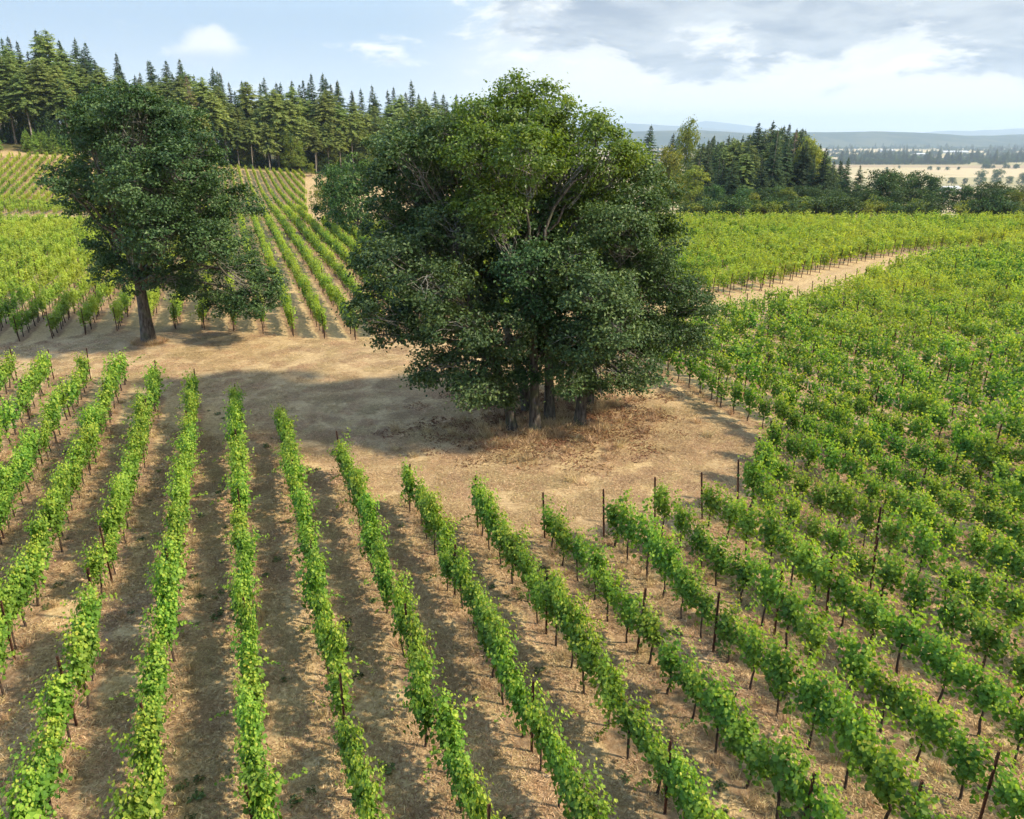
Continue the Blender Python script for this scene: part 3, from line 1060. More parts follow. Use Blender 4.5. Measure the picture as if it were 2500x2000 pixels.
# ---- instanced stuff through geometry nodes
def instancer(name, pts, rot, scl, idx, protos, label, cat):
    col = bpy.data.collections.new(name + '_kinds')
    for i, me in enumerate(protos):
        o = bpy.data.objects.new('%s_%02d' % (name, i), me)
        col.objects.link(o)
    me = bpy.data.meshes.new(name)
    pts = np.asarray(pts, np.float32)
    me.vertices.add(len(pts))
    me.vertices.foreach_set('co', pts.ravel())
    a = me.attributes.new('rot', 'FLOAT_VECTOR', 'POINT')
    rot = np.asarray(rot, np.float32)
    if rot.ndim == 1:
        rot = np.stack([np.zeros_like(rot), np.zeros_like(rot), rot], -1)
    a.data.foreach_set('vector', rot.ravel())
    a = me.attributes.new('scl', 'FLOAT_VECTOR', 'POINT')
    scl = np.asarray(scl, np.float32)
    if scl.ndim == 1:
        scl = np.repeat(scl[:, None], 3, 1)
    a.data.foreach_set('vector', scl.ravel())
    a = me.attributes.new('idx', 'INT', 'POINT')
    a.data.foreach_set('value', np.asarray(idx, np.int32))
    o = obj(name, me)
    ng = bpy.data.node_groups.new(name, 'GeometryNodeTree')
    ng.interface.new_socket('Geometry', in_out='INPUT', socket_type='NodeSocketGeometry')
    ng.interface.new_socket('Geometry', in_out='OUTPUT', socket_type='NodeSocketGeometry')
    N = ng.nodes
    gi, go = N.new('NodeGroupInput'), N.new('NodeGroupOutput')
    ip = N.new('GeometryNodeInstanceOnPoints')
    ci = N.new('GeometryNodeCollectionInfo')
    ci.inputs['Collection'].default_value = col
    ci.inputs['Separate Children'].default_value = True
    ci.inputs['Reset Children'].default_value = True
    ip.inputs['Pick Instance'].default_value = True

    def attr(nm, typ):
        n = N.new('GeometryNodeInputNamedAttribute')
        n.data_type = typ
        n.inputs['Name'].default_value = nm
        return n.outputs['Attribute']
    e2r = N.new('FunctionNodeEulerToRotation')
    ng.links.new(attr('rot', 'FLOAT_VECTOR'), e2r.inputs[0])
    ng.links.new(gi.outputs[0], ip.inputs['Points'])
    ng.links.new(ci.outputs[0], ip.inputs['Instance'])
    ng.links.new(attr('idx', 'INT'), ip.inputs['Instance Index'])
    ng.links.new(e2r.outputs[0], ip.inputs['Rotation'])
    ng.links.new(attr('scl', 'FLOAT_VECTOR'), ip.inputs['Scale'])
    ng.links.new(ip.outputs[0], go.inputs[0])
    md = o.modifiers.new('scatter', 'NODES')
    md.node_group = ng
    return tag(o, label, cat, kind='stuff')


def join_mesh(name, parts):
    """parts: list of (verts, quads/tris list, material, rnd) -> one mesh with several materials"""
    V, F, MI, RN, mats, n = [], [], [], [], [], 0
    tri = []
    for v, qs, mat, ra in parts:
        mi = len(mats)
        mats.append(mat)
        for f in qs:
            f = np.asarray(f)
            if not len(f):
                continue
            (F if f.shape[1] == 4 else tri).append((f + n, np.full(len(f), mi), ra if ra is not None and len(ra) == len(f) else np.full(len(f), 0.5)))
        V.append(v)
        n += len(v)
    al = F + tri
    groups = []
    q = [a[0] for a in F]
    t = [a[0] for a in tri]
    faces = ([np.vstack(q)] if q else []) + ([np.vstack(t)] if t else [])
    return np_mesh(name, np.vstack(V), faces, mats, {'rnd': np.concatenate([a[2] for a in al])}, np.concatenate([a[1] for a in al]))


def ordinal(n):
    return '%d%s' % (n, 'th' if 10 <= n % 100 <= 20 else {1: 'st', 2: 'nd', 3: 'rd'}.get(n % 10, 'th'))


# ------------------------------------------------------------------ the oaks
K = 2500 / 2156
LONE = [(255, 235, 66), (205, 265, 50), (330, 255, 66), (400, 320, 62), (300, 330, 84), (205, 345, 58), (125, 395, 40), (112, 372, 26), (150, 430, 26),
        (432, 400, 76), (350, 420, 92), (245, 425, 78), (505, 440, 50), (480, 515, 66), (380, 515, 84), (275, 515, 72), (228, 568, 40), (295, 590, 46),
        (420, 600, 54), (530, 632, 50), (470, 648, 36), (360, 596, 48), (556, 596, 36), (300, 410, 80, -4.5), (380, 360, 76, -4), (330, 480, 76, -4.5),
        (270, 300, 66, 4), (370, 430, 90, 4.5), (440, 520, 60, -3.5), (250, 500, 60, 4), (300, 250, 60, -2.5), (500, 560, 44, 3), (560, 640, 32, -1), (185, 238, 42), (172, 292, 44), (220, 216, 40), (380, 240, 40), (200, 400, 50)]
oak_tree((-26.23, 53.23), LONE, 53.2, 0.46, M['oak'], 11, 'lone dark oak with a thick bare trunk beside the headland vine ends', lean=(-0.3, 0.2),
         depth=2.0, dens=28, per=50, leaf=0.185, tuft=0.52, top=12.5, gap=0.36, clear=4.4)

CL = {}
CL['A'] = [(960, 480, 76), (892, 560, 84), (822, 640, 70), (768, 662, 36), (900, 682, 76), (985, 640, 78), (928, 775, 60), (1000, 760, 72), (1042, 822, 50), (885, 790, 26),
           (830, 560, 64), (1060, 700, 66), (800, 705, 32), (960, 690, 66, -3), (900, 600, 70, -3), (1010, 820, 46, -2.2), (950, 560, 70, 2.5)]
CL['F'] = [(830, 300, 50), (880, 272, 46), (938, 290, 54), (795, 380, 42), (862, 380, 74), (805, 470, 56), (938, 400, 66), (912, 482, 76), (778, 545, 40), (860, 330, 60, -2), (890, 440, 74, 3), (840, 520, 60, 3)]
CL['B'] = [(1082, 200, 46), (1015, 232, 46), (1148, 222, 54), (1100, 280, 84), (1002, 318, 64), (1200, 290, 62), (1080, 380, 84), (1180, 380, 76), (1012, 420, 56), (1255, 268, 36),
           (1120, 330, 80, -3), (1060, 300, 70, 3), (1150, 300, 74, 3.5), (1050, 450, 66, -2), (1170, 450, 70, 2), (1280, 330, 58), (1252, 420, 70), (1290, 390, 60, 2.5), (1330, 330, 34)]
CL['E'] = [(1345, 365, 40), (1340, 450, 70), (1388, 500, 56), (1395, 405, 36), (1330, 540, 84), (1410, 600, 54), (1458, 640, 44), (1488, 648, 20),
           (1430, 700, 54), (1468, 738, 26), (1370, 660, 74), (1300, 480, 74, -3), (1350, 580, 70, 3), (1290, 500, 66, 3)]
CL['D'] = [(1200, 560, 74), (1280, 622, 74), (1230, 682, 74), (1310, 720, 74), (1368, 780, 44), (1252, 780, 62), (1182, 760, 46), (1262, 826, 36), (1328, 808, 28), (1240, 620, 74, -3),
           (1300, 690, 66, -3), (1220, 720, 60, -2.5), (1360, 700, 60, 2), (1195, 822, 24, -1), (1210, 800, 30, 1.5)]
CL['C'] = [(1120, 520, 74), (1150, 620, 64), (1090, 600, 66), (1140, 700, 54), (1120, 460, 66), (1100, 560, 70, 3), (1150, 560, 70, 3), (1060, 520, 60, 2), (1108, 790, 34, -1.5), (1150, 765, 40, 1), (1090, 740, 44), (1130, 640, 50, -3), (1110, 560, 60, -3.5)]
clump = [('A', (0.04, 35.8), 35.0, 0.26, 'oak', 'dark oak on the low leafy edge of the clump, boughs sweeping toward the vine ends', (-2.6, -0.3), 8.0),
         ('F', (0.87, 38.8), 38.5, 0.28, 'oak', 'dark oak behind in the clump, crown leaning over toward the lone oak', (-3.6, 0.3), 11.0),
         ('B', (1.16, 35.6), 37.0, 0.27, 'oak_light', 'tall bright green oak topping the clump above a slim middle trunk', (-0.6, 1.2), 13.4),
         ('E', (4.2, 39.8), 38.5, 0.28, 'oak_grey', 'grey green oak in the clump, its boughs reaching out over the right vine block', (2.2, -0.5), 11.0),
         ('D', (3.5, 36.6), 35.6, 0.3, 'oak', 'dark oak with a stout pale trunk on the sunny side of the clump', (0.6, -0.5), 8.5),
         ('C', (1.98, 37.2), 37.3, 0.28, 'oak', 'shaded oak with a dark straight trunk in the middle of the clump', (-0.3, 0.4), 11.0)]
for i, (key, base, y0, r0, mt, lab, lean, top) in enumerate(clump):
    lab = lab.replace('right vine block', 'skirting vine row')
    oak_tree(base, CL[key], y0, r0, M[mt], 40 + i, lab, lean=lean, top=top, depth=1.0, dens=52, per=44, leaf=0.16, tuft=0.45, gap=0.33, group='oaks of the headland clump')

# ------------------------------------------------------------------ grapevines
near_dense = [vine_parts(100 + i, True, sprawl=1.1) for i in range(8)]
near_loose = [vine_parts(150 + i, False, sprawl=0.8) for i in range(10)]


def vine_near_meshes(p):
    tr, C, N, S, Rn, rng = p
    v, q, per = leaves(C, N, S, rng, 'vine', aspect=1.0)
    return tr.mesh('vine_trunk', [M['vine_bark']], True), np_mesh('vine_foliage', v, [q], [M['vine']], {'rnd': np.repeat(Rn, per)})


ND = [vine_near_meshes(p) for p in near_dense]
NL_ = [vine_near_meshes(p) for p in near_loose]


def vine_far_mesh(seed, dense, step, size, shape):
    tr, C, N, S, Rn, rng = vine_parts(seed, dense, step=step, size=size, sprawl=0.8, far=True)
    v, q, per = leaves(C, N, S, rng, shape, aspect=1.05 if shape == 'vine' else 1.5)
    tf = [np.vstack(tr.q)] + ([np.vstack(tr.t)] if tr.t else [])
    return join_mesh('vine', [(np.vstack(tr.v), tf, M['vine_bark'], None), (v, [q], M['vine'], np.repeat(Rn, per))])


VP = [vine_far_mesh(200 + i, i < 6, 0.075, 0.155, 'vine') for i in range(12)] + [vine_far_mesh(230 + i, i < 6, 0.11, 0.23, 'oak') for i in range(12)]

rng = np.random.default_rng(5)
gap_x, gap_y = on_ground(205, 1545)
vines, posts = [], []
for k in range(-42, 92):
    l = ROW0 + ROWSP * k
    smin, smax = -4.0, 285.0
    end = float(near_edge(l)) - 0.25 if k < EDGE_ROW else float(track_edge(l))
    # spans of the row: (start s, end s, which end is the reference, name of the span)
    spans = [(end, smin, -1, 'near')]
    spans.append((float(far_edge(l)) + 0.25, smax, 1, 'far'))
    for s0, s1, dirn, nm in spans:
        n = int(abs(s1 - s0) / VSP)
        phase = rng.uniform(0.3, 0.7)
        for j in range(n):
            s = s0 + dirn * (phase + j) * VSP
            x, y = from_sl(s, l)
            if y < 4:
                break
            u = x / y
            if y > 60:
                if u < -0.262:
                    fe = float(forest_edge_y(u))
                    if y > fe - (15 if u < -0.5 else 11):
                        break
                    if l < -22 and 132 < y < 150:
                        continue
                elif u < 0.06:
                    if y > 128:
                        continue
                else:
                    if y > 132:
                        break
            z = hz(x, y)
            vines.append((x, y, z, k, j + 1, nm, l))
            if j % 6 == 0:
                ps = s0 + dirn * (0.02 if j == 0 else (phase + j - 0.5) * VSP)
                xx, yy = from_sl(ps, l)
                posts.append((xx, yy, hz(xx, yy), k, j // 6 + 1, nm, l, dirn if j == 0 else 0))
V = np.array([v[:3] for v in vines])
px, py = project(V[:, 0], V[:, 1], V[:, 2] + 1.3)
pxb, pyb = project(V[:, 0], V[:, 1], V[:, 2] + 2.0)
view = (px > -260) & (px < 2800) & (pyb < 2250)
inframe = (px > -60) & (px < 2560) & (pyb < 2030)
dist = np.linalg.norm(V - np.array([0, 0, CAMZ]), axis=1)
gapm = np.hypot(V[:, 0] - gap_x - 0.5 * DX, V[:, 1] - gap_y - 0.5 * DY) < 1.15
drop = rng.random(len(V)) < np.where(V[:, 1] < 60, 0.003, 0.015)
view &= ~gapm & ~drop
order = np.argsort(np.where(inframe & view, dist, 1e9))
single = set(order[:300].tolist())
spts, srot, sscl, sidx = [], [], [], []
for i in np.nonzero(view)[0]:
    x, y, z, k, j, nm, l = vines[i]
    dense_here = (l < 8.5) if nm == 'near' else (x < 20)
    dense = rng.random() < (0.9 if dense_here else 0.12)
    flip = 0 if rng.random() < 0.5 else math.pi
    rz = ROW_ROT + flip + rng.normal(0, 0.05)
    sc = np.array([rng.uniform(0.98, 1.2), rng.uniform(0.74, 1.12), rng.uniform(0.94, 1.2)])
    if not dense_here:
        sc *= rng.uniform(0.88, 1.14)
        sc[1] *= 1.1 if y < 45 else 1.3
        sc[2] = min(max(sc[2], 0.9), 1.22)
    if rng.random() < 0.03:
        sc *= 0.8
    if y > 150:
        sc *= np.array([1, 0.62, 0.8])
    jl, js = rng.normal(0, 0.09 if dense_here else 0.06), rng.normal(0, 0.05)
    x += jl * DY + js * DX
    y += -jl * DX + js * DY
    sc[2] *= 1 + 0.08 * math.sin(j * 0.9 + k * 2.3)
    if i in single:
        tr, fo = (ND if dense else NL_)[rng.integers(0, 8 if dense else 10)]
        adj = 'bushy' if dense else 'loose'
        if k == EDGE_ROW:
            lab = '%s green grapevine, %s from the track in the long row skirting the oaks' % (adj, ordinal(j))
        elif k < EDGE_ROW:
            lab = '%s green grapevine, %s from headland in the %s row from the row skirting the oaks' % (adj, ordinal(j), ordinal(EDGE_ROW - k))
        else:
            lab = '%s green grapevine, %s from track in the %s row beyond the row skirting the oaks' % (adj, ordinal(j), ordinal(k - EDGE_ROW))
        t = thing('grapevine', (x, y, z), rz, tuple(sc), lab, 'grapevine', 'grapevines of the rows below the oak headland')
        obj('trunk', tr, t)
        obj('foliage', fo, t)
    else:
        spts.append((x, y, z))
        srot.append(rz)
        sscl.append(sc * (1.0 if dist[i] < 80 else 1.03))
        b = 0 if dist[i] < 85 else 12
        sidx.append(b + (rng.integers(0, 6) if dense else 6 + rng.integers(0, 6)))
instancer('vineyard', spts, np.array(srot), np.array(sscl), sidx, VP, 'vast spread of green vine rows beyond the first rows, over the slopes', 'vineyard')
print('vines', len(spts), 'single', len(single))


# ------------------------------------------------------------------ trellis posts
def post_mesh():
    mb = MB()
    h = 2.0
    prof = np.array([(-0.028, -0.022), (0.028, -0.022), (0.028, -0.014), (0.006, -0.014), (0.006, 0.026), (-0.006, 0.026), (-0.006, -0.014), (-0.028, -0.014)])
    n = len(prof)
    zs = [-0.3, 0.9, h]
    v = np.array([(p[0], p[1], z) for z in zs for p in prof])
    q = [[r * n + i, r * n + (i + 1) % n, (r + 1) * n + (i + 1) % n, (r + 1) * n + i] for r in range(2) for i in range(n)]
    mb.add(v, q)
    top = np.array([(p[0], p[1], h) for p in prof])
    mb.add(top, [[0, 1, 2, 7], [3, 4, 5, 6]])
    for z in (0.8, 1.15, 1.5, 1.85):       # wire clips
        mb.box((0, 0.03, z), (0.03, 0.012, 0.02))
    return mb.mesh('steel_post', [M['rust']])


PM = post_mesh()
Pp = np.array([p[:3] for p in posts])
px, py = project(Pp[:, 0], Pp[:, 1], Pp[:, 2] + 1.6)
pview = (px > -200) & (px < 2700) & (py < 2200)
pin = (px > -20) & (px < 2520) & (py < 2010)
pd = np.linalg.norm(Pp - np.array([0, 0, CAMZ]), axis=1)
porder = np.argsort(np.where(pin & pview, pd, 1e9))
psingle = set(porder[:240].tolist())
qp, qr, qs = [], [], []
oak_row = round((-6.75 - ROW0) / ROWSP)
for i in np.nonzero(pview)[0]:
    x, y, z, k, j, nm, l, e = posts[i]
    lean = rng.normal(0, 0.03)
    lean2 = rng.normal(0, 0.03) - e * 0.07
    rot = (lean, lean2 if e else rng.normal(0, 0.03), ROW_ROT + math.pi / 2 * 0)
    sc = rng.uniform(0.95, 1.1) * (0.97 if e else 1.0)
    w = 1.2
    if i in psingle:
        if nm == 'far':
            d = k - oak_row
            side = 'toward the clump' if d > 0 else 'away from the clump'
            if x > 14:
                lab = 'rusty %s post, %s from track, %s row beyond the track counted from the clump' % ('end' if j == 1 else 'line', ordinal(j), ordinal(max(1, k - 19)))
            else:
                lab = 'rusty %s post, %s across the headland, %s row from lone oak %s' % ('end' if j == 1 else 'line', ordinal(j), ordinal(abs(d) + 1), side)
        elif k == EDGE_ROW:
            lab = 'rusty line post, %s from the track in the long row skirting the oaks' % ordinal(j)
        elif k < EDGE_ROW:
            lab = ('rusty end post of the %s row from the row skirting the oaks' % ordinal(EDGE_ROW - k)) if j == 1 else \
                  'rusty line post, %s from headland in the %s row from the row skirting the oaks' % (ordinal(j), ordinal(EDGE_ROW - k))
        else:
            lab = 'rusty line post, %s from track in the %s row beyond the row skirting the oaks' % (ordinal(j), ordinal(k - EDGE_ROW))
        o = obj('trellis_post', PM, None, (x, y, z), rot, (w, w, sc))
        tag(o, lab, 'post', 'rusty trellis posts along the vine rows')
    else:
        qp.append((x, y, z))
        qr.append(rot)
        qs.append((w, w, sc))
instancer('far_trellis_posts', qp, np.array(qr), np.array(qs), np.zeros(len(qp)), [PM], 'rusty trellis posts scattered through the distant vine rows', 'posts')

# the leaning post standing in the gap of its row
gap_x, gap_y = gap_x + 0.28 * DY + 0.45 * DX, gap_y - 0.28 * DX + 0.45 * DY
o = obj('trellis_post', PM, None, (gap_x, gap_y, hz(gap_x, gap_y)), (0.06, -0.10, ROW_ROT), (1.6, 1.6, 1.0))
tag(o, 'leaning rusty post standing exposed in a gap of its vine row', 'post', 'rusty trellis posts along the vine rows')


# ------------------------------------------------------------------ ridge forest
FIR_F = [fir_meshes(300 + i, 27, [0.46, 0.52, 0.42, 0.56, 0.38, 0.5][i], [6.2, 5.6, 6.4, 5.4, 6.2, 5.8][i], 1.35, 0.18, M['fir'], 0.45, rnd=True) for i in range(6)]
FIR_D = [fir_meshes(320 + i, 30, [0.3, 0.25, 0.38, 0.33, 0.28, 0.22][i], [5.0, 4.6, 4.8, 4.3, 5.2, 4.2][i], 1.25, 0.22, M['fir_dark'], 0.3) for i in range(6)]
DEAD = fir_meshes(340, 26, 0.45, 3.2, 0.55, 0.2, M['dead'], 0.5)
YOUNG = [fir_meshes(350 + i, 5.0, 0.03, 1.25, 0.9, -0.15, M['young'], 0.2, step=0.42) for i in range(3)]
BRO = [broad_meshes(400 + i, 12, 9.5, M['broad'], nl=15) for i in range(4)]
BRY = [broad_meshes(420 + i, 14, 9.0, M['broad_yellow'], nl=16) for i in range(3)]
BUS = [bush_mesh(440 + i, 2.6, 3.2, M['broad']) for i in range(3)]
BUY = [bush_mesh(450 + i, 2.6, 3.0, M['broad_yellow']) for i in range(2)]

SKX = np.array([-60, 0, 20, 60, 95, 130, 165, 200, 235, 252, 288, 300, 330, 390, 430, 460, 500, 545, 600, 650, 700, 730, 770, 815, 870, 905, 960, 1010, 1060, 1120]) * K
SKY = np.array([60, 70, 42, 76, 90, 45, 72, 62, 112, 140, 92, 135, 125, 112, 150, 122, 172, 160, 152, 150, 152, 168, 180, 178, 168, 185, 190, 198, 205, 215]) * K
rng = np.random.default_rng(77)


def tree_height_to(px_, top_py, x, y):
    a, b, c = ray(px_, top_py)
    return CAMZ + c / b * y - hz(x, y)


def ridge_where(u):
    return ['above the young firs', 'behind the lone oak', 'above the hill vines', 'behind the bare strip', 'behind the oak clump'][int(np.searchsorted([-0.55, -0.395, -0.27, -0.2], u))]


rows = [(0, 4.4), (4.5, 4.4), (10, 4.8), (17, 5.2), (26, 5.6), (38, 6.5)]
nf = 0
for ri, (dep, sp) in enumerate(rows):
    uu = -0.72 + rng.uniform(0, 0.01)
    while uu < 0.05:
        Yf = float(forest_edge_y(uu)) + dep + rng.uniform(-2.2, 2.2)
        x = uu * Yf
        gx, gy = project(x, Yf, hz(x, Yf))
        sky = float(np.interp(gx, SKX, SKY))
        low = [95, 70, 40, 18, 4, 0][ri] * rng.uniform(0.3, 1.5) + rng.uniform(0, 30) * (1 if rng.random() < 0.7 else 2)
        h = tree_height_to(gx, sky + low, x, Yf)
        h = float(np.clip(h, 15, 38))
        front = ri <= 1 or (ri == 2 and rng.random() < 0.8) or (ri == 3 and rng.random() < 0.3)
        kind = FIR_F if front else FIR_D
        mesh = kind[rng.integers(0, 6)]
        base_h = 27 if front else 30
        where = ridge_where(uu)
        size = 'tall' if h > 29 else ('medium' if h > 23 else 'low')
        lab = '%s %s fir, %s of the ridge forest %s' % (size, 'yellow green' if front else 'dark pointed', ['front edge', 'second rank', 'third rank', 'fourth rank', 'fifth rank', 'hindmost rank'][ri], where)
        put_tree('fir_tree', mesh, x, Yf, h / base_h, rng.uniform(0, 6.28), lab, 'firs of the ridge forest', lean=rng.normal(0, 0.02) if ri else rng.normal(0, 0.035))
        nf += 1
        uu += sp * rng.uniform(0.7, 1.35) / Yf
# the dead fir
dx_, dy_ = -0.395 * 258, 258
put_tree('fir_tree', DEAD, dx_, dy_, 1.0, 1.0, 'dead fir with rust brown needles on the ridge forest edge', None)
# leafy understory below the firs
for i in range(110):
    uu = rng.uniform(-0.72, 0.02)
    Yf = float(forest_edge_y(uu)) + rng.uniform(3.0, 14)
    x = uu * Yf
    if rng.random() < 0.5:
        put_tree('understory_tree', BRO[rng.integers(0, 4)], x, Yf, rng.uniform(0.4, 0.85), rng.uniform(0, 6.28), 'leafy understory tree below the ridge firs ' + ridge_where(uu), 'understory trees of the ridge forest')
    else:
        put_tree('bush', BUS[rng.integers(0, 3)], x, Yf - 5, rng.uniform(0.7, 1.5), rng.uniform(0, 6.28), 'dark green bush at the foot of the ridge firs ' + ridge_where(uu), 'bushes at the foot of the ridge firs', 'bush', ('stem', 'foliage'))
for i in range(46):
    uu = rng.uniform(-0.5, -0.2)
    Yf = float(forest_edge_y(uu)) - rng.uniform(2, 6.5)
    put_tree('bush', (BUS + BUY)[rng.integers(0, 5)], uu * Yf, Yf, rng.uniform(0.28, 0.6), rng.uniform(0, 6.28), 'low scrubby bush between the hill vines and the ridge firs', 'scrub bushes above the hill vines', 'bush', ('stem', 'foliage'))
for i in range(34):
    uu = rng.uniform(-0.72, -0.02)
    Yf = float(forest_edge_y(uu)) + rng.uniform(-2, 5)
    m_ = (BRO + BRY)[rng.integers(0, 6)]
    put_tree('broadleaf_tree', m_, uu * Yf, Yf, (rng.uniform(0.6, 0.95),) * 2 + (rng.uniform(0.75, 1.35),), rng.uniform(0, 6.28), 'rounded broadleaf tree among the front firs of the ridge ' + ridge_where(uu), 'broadleaf trees of the ridge forest edge')
# young firs planted at the edge
for i in range(44):
    uu = rng.uniform(-0.70, -0.55)
    Yf = float(forest_edge_y(uu)) - rng.uniform(4.0, 11.5)
    put_tree('young_fir', YOUNG[rng.integers(0, 3)], uu * Yf, Yf, rng.uniform(0.55, 1.25), rng.uniform(0, 6.28), 'bright green young fir before the ridge forest, above the vine slope', 'young firs before the ridge forest')

# willow-like bush and oak half hidden behind the clump, brush pile on the hill
bx, by = on_ground(800, 540)
WB = bush_mesh(470, 8.5, 6.0, M['broad_yellow'], leaf=0.3, nl=14, dens=16, per=9)
put_tree('bush', WB, bx, by, (0.85, 0.85, 1.0), 0.4, 'big pale green bush beside the bare strip at the hill vines', None, 'bush', ('stem', 'foliage'))
for (pxx, pyt, Yq, wsc, lab) in [(818, 398, 118, 0.75, 'small green oak behind the clump, next to the big pale bush'), (870, 380, 112, 0.85, 'green oak almost hidden behind the dark side of the clump')]:
    x, y, z = on_plane_y(pxx, 480, Yq)
    h = tree_height_to(pxx, pyt, x, y)
    put_tree('oak_tree', BRO[1 if wsc < 0.8 else 2], x, y, (h / 12 * wsc, h / 12 * wsc, h / 12), 2.0, lab, None)
bx, by = on_ground(748, 432)
pile = thing('brush_pile', (bx, by, hz(bx, by)), 0.2, 1.0, 'low brown brush pile on bare ground above the hill vines', 'brush pile')
rp = np.random.default_rng(3)
for i in range(14):
    mb = MB()
    a, c = rp.uniform(0, 6.28), rp.normal(0, 1, 2) * [1.6, 0.5]
    L = rp.uniform(1.0, 2.2)
    zz = rp.uniform(0.1, 0.6)
    p0 = np.array([c[0] - math.cos(a) * L / 2, c[1] - math.sin(a) * L / 2, zz])
    p1 = np.array([c[0] + math.cos(a) * L / 2, c[1] + math.sin(a) * L / 2, zz + rp.uniform(-0.1, 0.2)])
    mb.tube(bent(p0, p1, rp, 4, 0.1), [0.14, 0.13, 0.11, 0.08], 6)
    obj('log', mb.mesh('log', [M['rose']], True), pile)
sx, sy = on_ground(750, 428)
put_tree('young_tree', BRY[0], sx + 0.5, sy + 4, 0.28, 1.0, 'thin young tree standing behind the brush pile', None)

# ------------------------------------------------------------------ grove and trees beyond the right vine block
grove = []
rng = np.random.default_rng(91)
GX = np.array([1425, 1470, 1500, 1560, 1590, 1625, 1655, 1690, 1715, 1750, 1790]) * K
GY = np.array([320, 290, 282, 280, 268, 262, 258, 266, 285, 318, 335]) * K


def put_by_top(name, kinds, base_h, pxx, top_py, Yq, wide, label, group):
    x = on_plane_y(pxx, top_py, Yq)[0]
    h = tree_height_to(pxx, top_py, x, Yq)
    s = h / base_h * (1.17 if base_h < 20 else 1.0)
    mesh = kinds[rng.integers(0, len(kinds))]
    put_tree(name, mesh, x, Yq, (s * wide, s * wide, s), rng.uniform(0, 6.28), label, group, lean=rng.normal(0, 0.015))


for i in range(115):
    d = rng.random()
    Yq = 225 + 95 * d
    pxx = rng.uniform(1470, 1775) * K
    top = float(np.interp(pxx, GX, GY)) + (1 - d) * rng.uniform(10, 75) + rng.uniform(0, 14)
    r_ = rng.random()
    kinds = FIR_D if r_ < 0.7 else FIR_F
    if r_ > 0.95:
        put_by_top('fir_tree', [DEAD], 26, pxx, top, Yq, 1.0, 'dead brown fir inside the grove beyond the right-hand vines'.replace('right-hand ', 'far '), 'dead firs of the far grove')
    else:
        put_by_top('fir_tree', kinds, 30 if kinds is FIR_D else 27, pxx, top, Yq, rng.uniform(0.85, 1.15), '%s fir in the grove beyond far vines, %s' % ('dark' if kinds is FIR_D else 'yellow green', ('front rank' if d < 0.33 else ('middle rank' if d < 0.66 else 'back rank')) + (' by yellowing trees' if pxx < 1560 * K else (' below tallest firs' if pxx < 1680 * K else ' near oaks'))), 'firs of the far grove')
for pxx, top, Yq, lab in [(1545, 330, 208, 'dark fir standing apart before the grove, trunk bare at its foot'), (1607, 332, 204, 'slim dark fir before the grove, beside the yellowing trees'),
                          (1742, 312, 225, 'dark fir at the end of the grove where it drops to the oaks'), (1372, 264, 330, 'single tall fir on the gap between oak clump and grove'),
                          (1418, 282, 340, 'far dark fir in the gap, one of two side by side'), (1427, 285, 345, 'far dark fir in the gap, second of two side by side'),
                          (1600, 258, 262, 'tall fir of the grove with a slender tip'), (1630, 255, 262, 'tallest fir of the grove, broad dark crown'), (1660, 262, 258, 'tall fir on the shoulder of the grove'),
                          (1690, 272, 256, 'tall dark fir ending the high part of the grove'), (1788, 333, 215, 'round-topped fir above the dark oaks'), (1812, 348, 212, 'lower fir above the dark oaks')]:
    put_by_top('fir_tree', FIR_D, 30, pxx * K, top * K, Yq, 1.1, lab, None)
for pxx, top, Yq, w, lab in [(1412, 326, 205, 0.85, 'yellow green broadleaf tree beside the oak clump, before the grove'), (1462, 366, 196, 0.9, 'yellowing round tree at the near corner of the grove'),
                             (1450, 276, 300, 0.42, 'tall narrow yellow green tree at the start of the grove'), (1705, 322, 236, 0.6, 'yellow green tree inside the end of the grove'),
                             (1395, 365, 215, 0.8, 'low yellow green tree tucked against the oak clump'), (1655, 405, 186, 1.2, 'low yellowing tree before the grove firs'),
                             (1590, 412, 182, 1.1, 'pale green low tree under the slim dark fir'), (2140, 410, 182, 1.3, 'pale green tree at the far end of the dark oak line')]:
    put_by_top('broadleaf_tree', BRY, 14, pxx * K, top * K, Yq, w, lab, None)
for i, (pxx, top, Yq, w) in enumerate([(1505, 398, 196, 1.0), (1528, 415, 188, 1.0), (1568, 402, 194, 1.0), (1638, 400, 190, 1.05), (1690, 398, 196, 1.1), (1725, 402, 192, 1.1), (1765, 408, 188, 1.1),
                                       (1800, 398, 196, 1.0), (1858, 368, 205, 1.0), (1885, 374, 200, 1.0), (1925, 372, 205, 0.95), (1962, 382, 200, 1.0), (1990, 400, 190, 1.2), (2030, 398, 190, 1.1),
                                       (2068, 402, 188, 1.2), (2088, 392, 215, 1.1), (2112, 404, 186, 1.2), (2160, 398, 190, 1.2), (1830, 405, 188, 1.1), (1900, 402, 186, 1.2), (1945, 405, 184, 1.2),
                                       (1610, 405, 190, 1.0), (1660, 415, 184, 1.1), (1480, 412, 190, 1.0)]):
    put_by_top('broadleaf_tree', BRO, 12, pxx * K, top * K, Yq, w, '%s dark oak in the line beyond the far vines, %s' % ('tall' if top < 390 else ('medium' if top < 402 else 'low'), 'before the grove' if pxx < 1790 else ('in front of the barn' if 1960 < pxx < 2040 else ('near the grove end' if pxx < 1900 else 'toward the open fields'))), 'dark oaks beyond the far vines')
for i in range(64):
    pxx = rng.uniform(1400, 2190) * K
    Yq = rng.uniform(166, 178)
    x = on_plane_y(pxx, 500, Yq)[0]
    put_tree('bush', (BUS + BUY)[rng.choice([0, 1, 2, 0, 1, 2, 3, 4])], x, Yq, rng.uniform(1.1, 1.9), rng.uniform(0, 6.28), 'bush at the foot of the trees beyond the far vines', 'bushes beyond the far vines', 'bush', ('stem', 'foliage'))

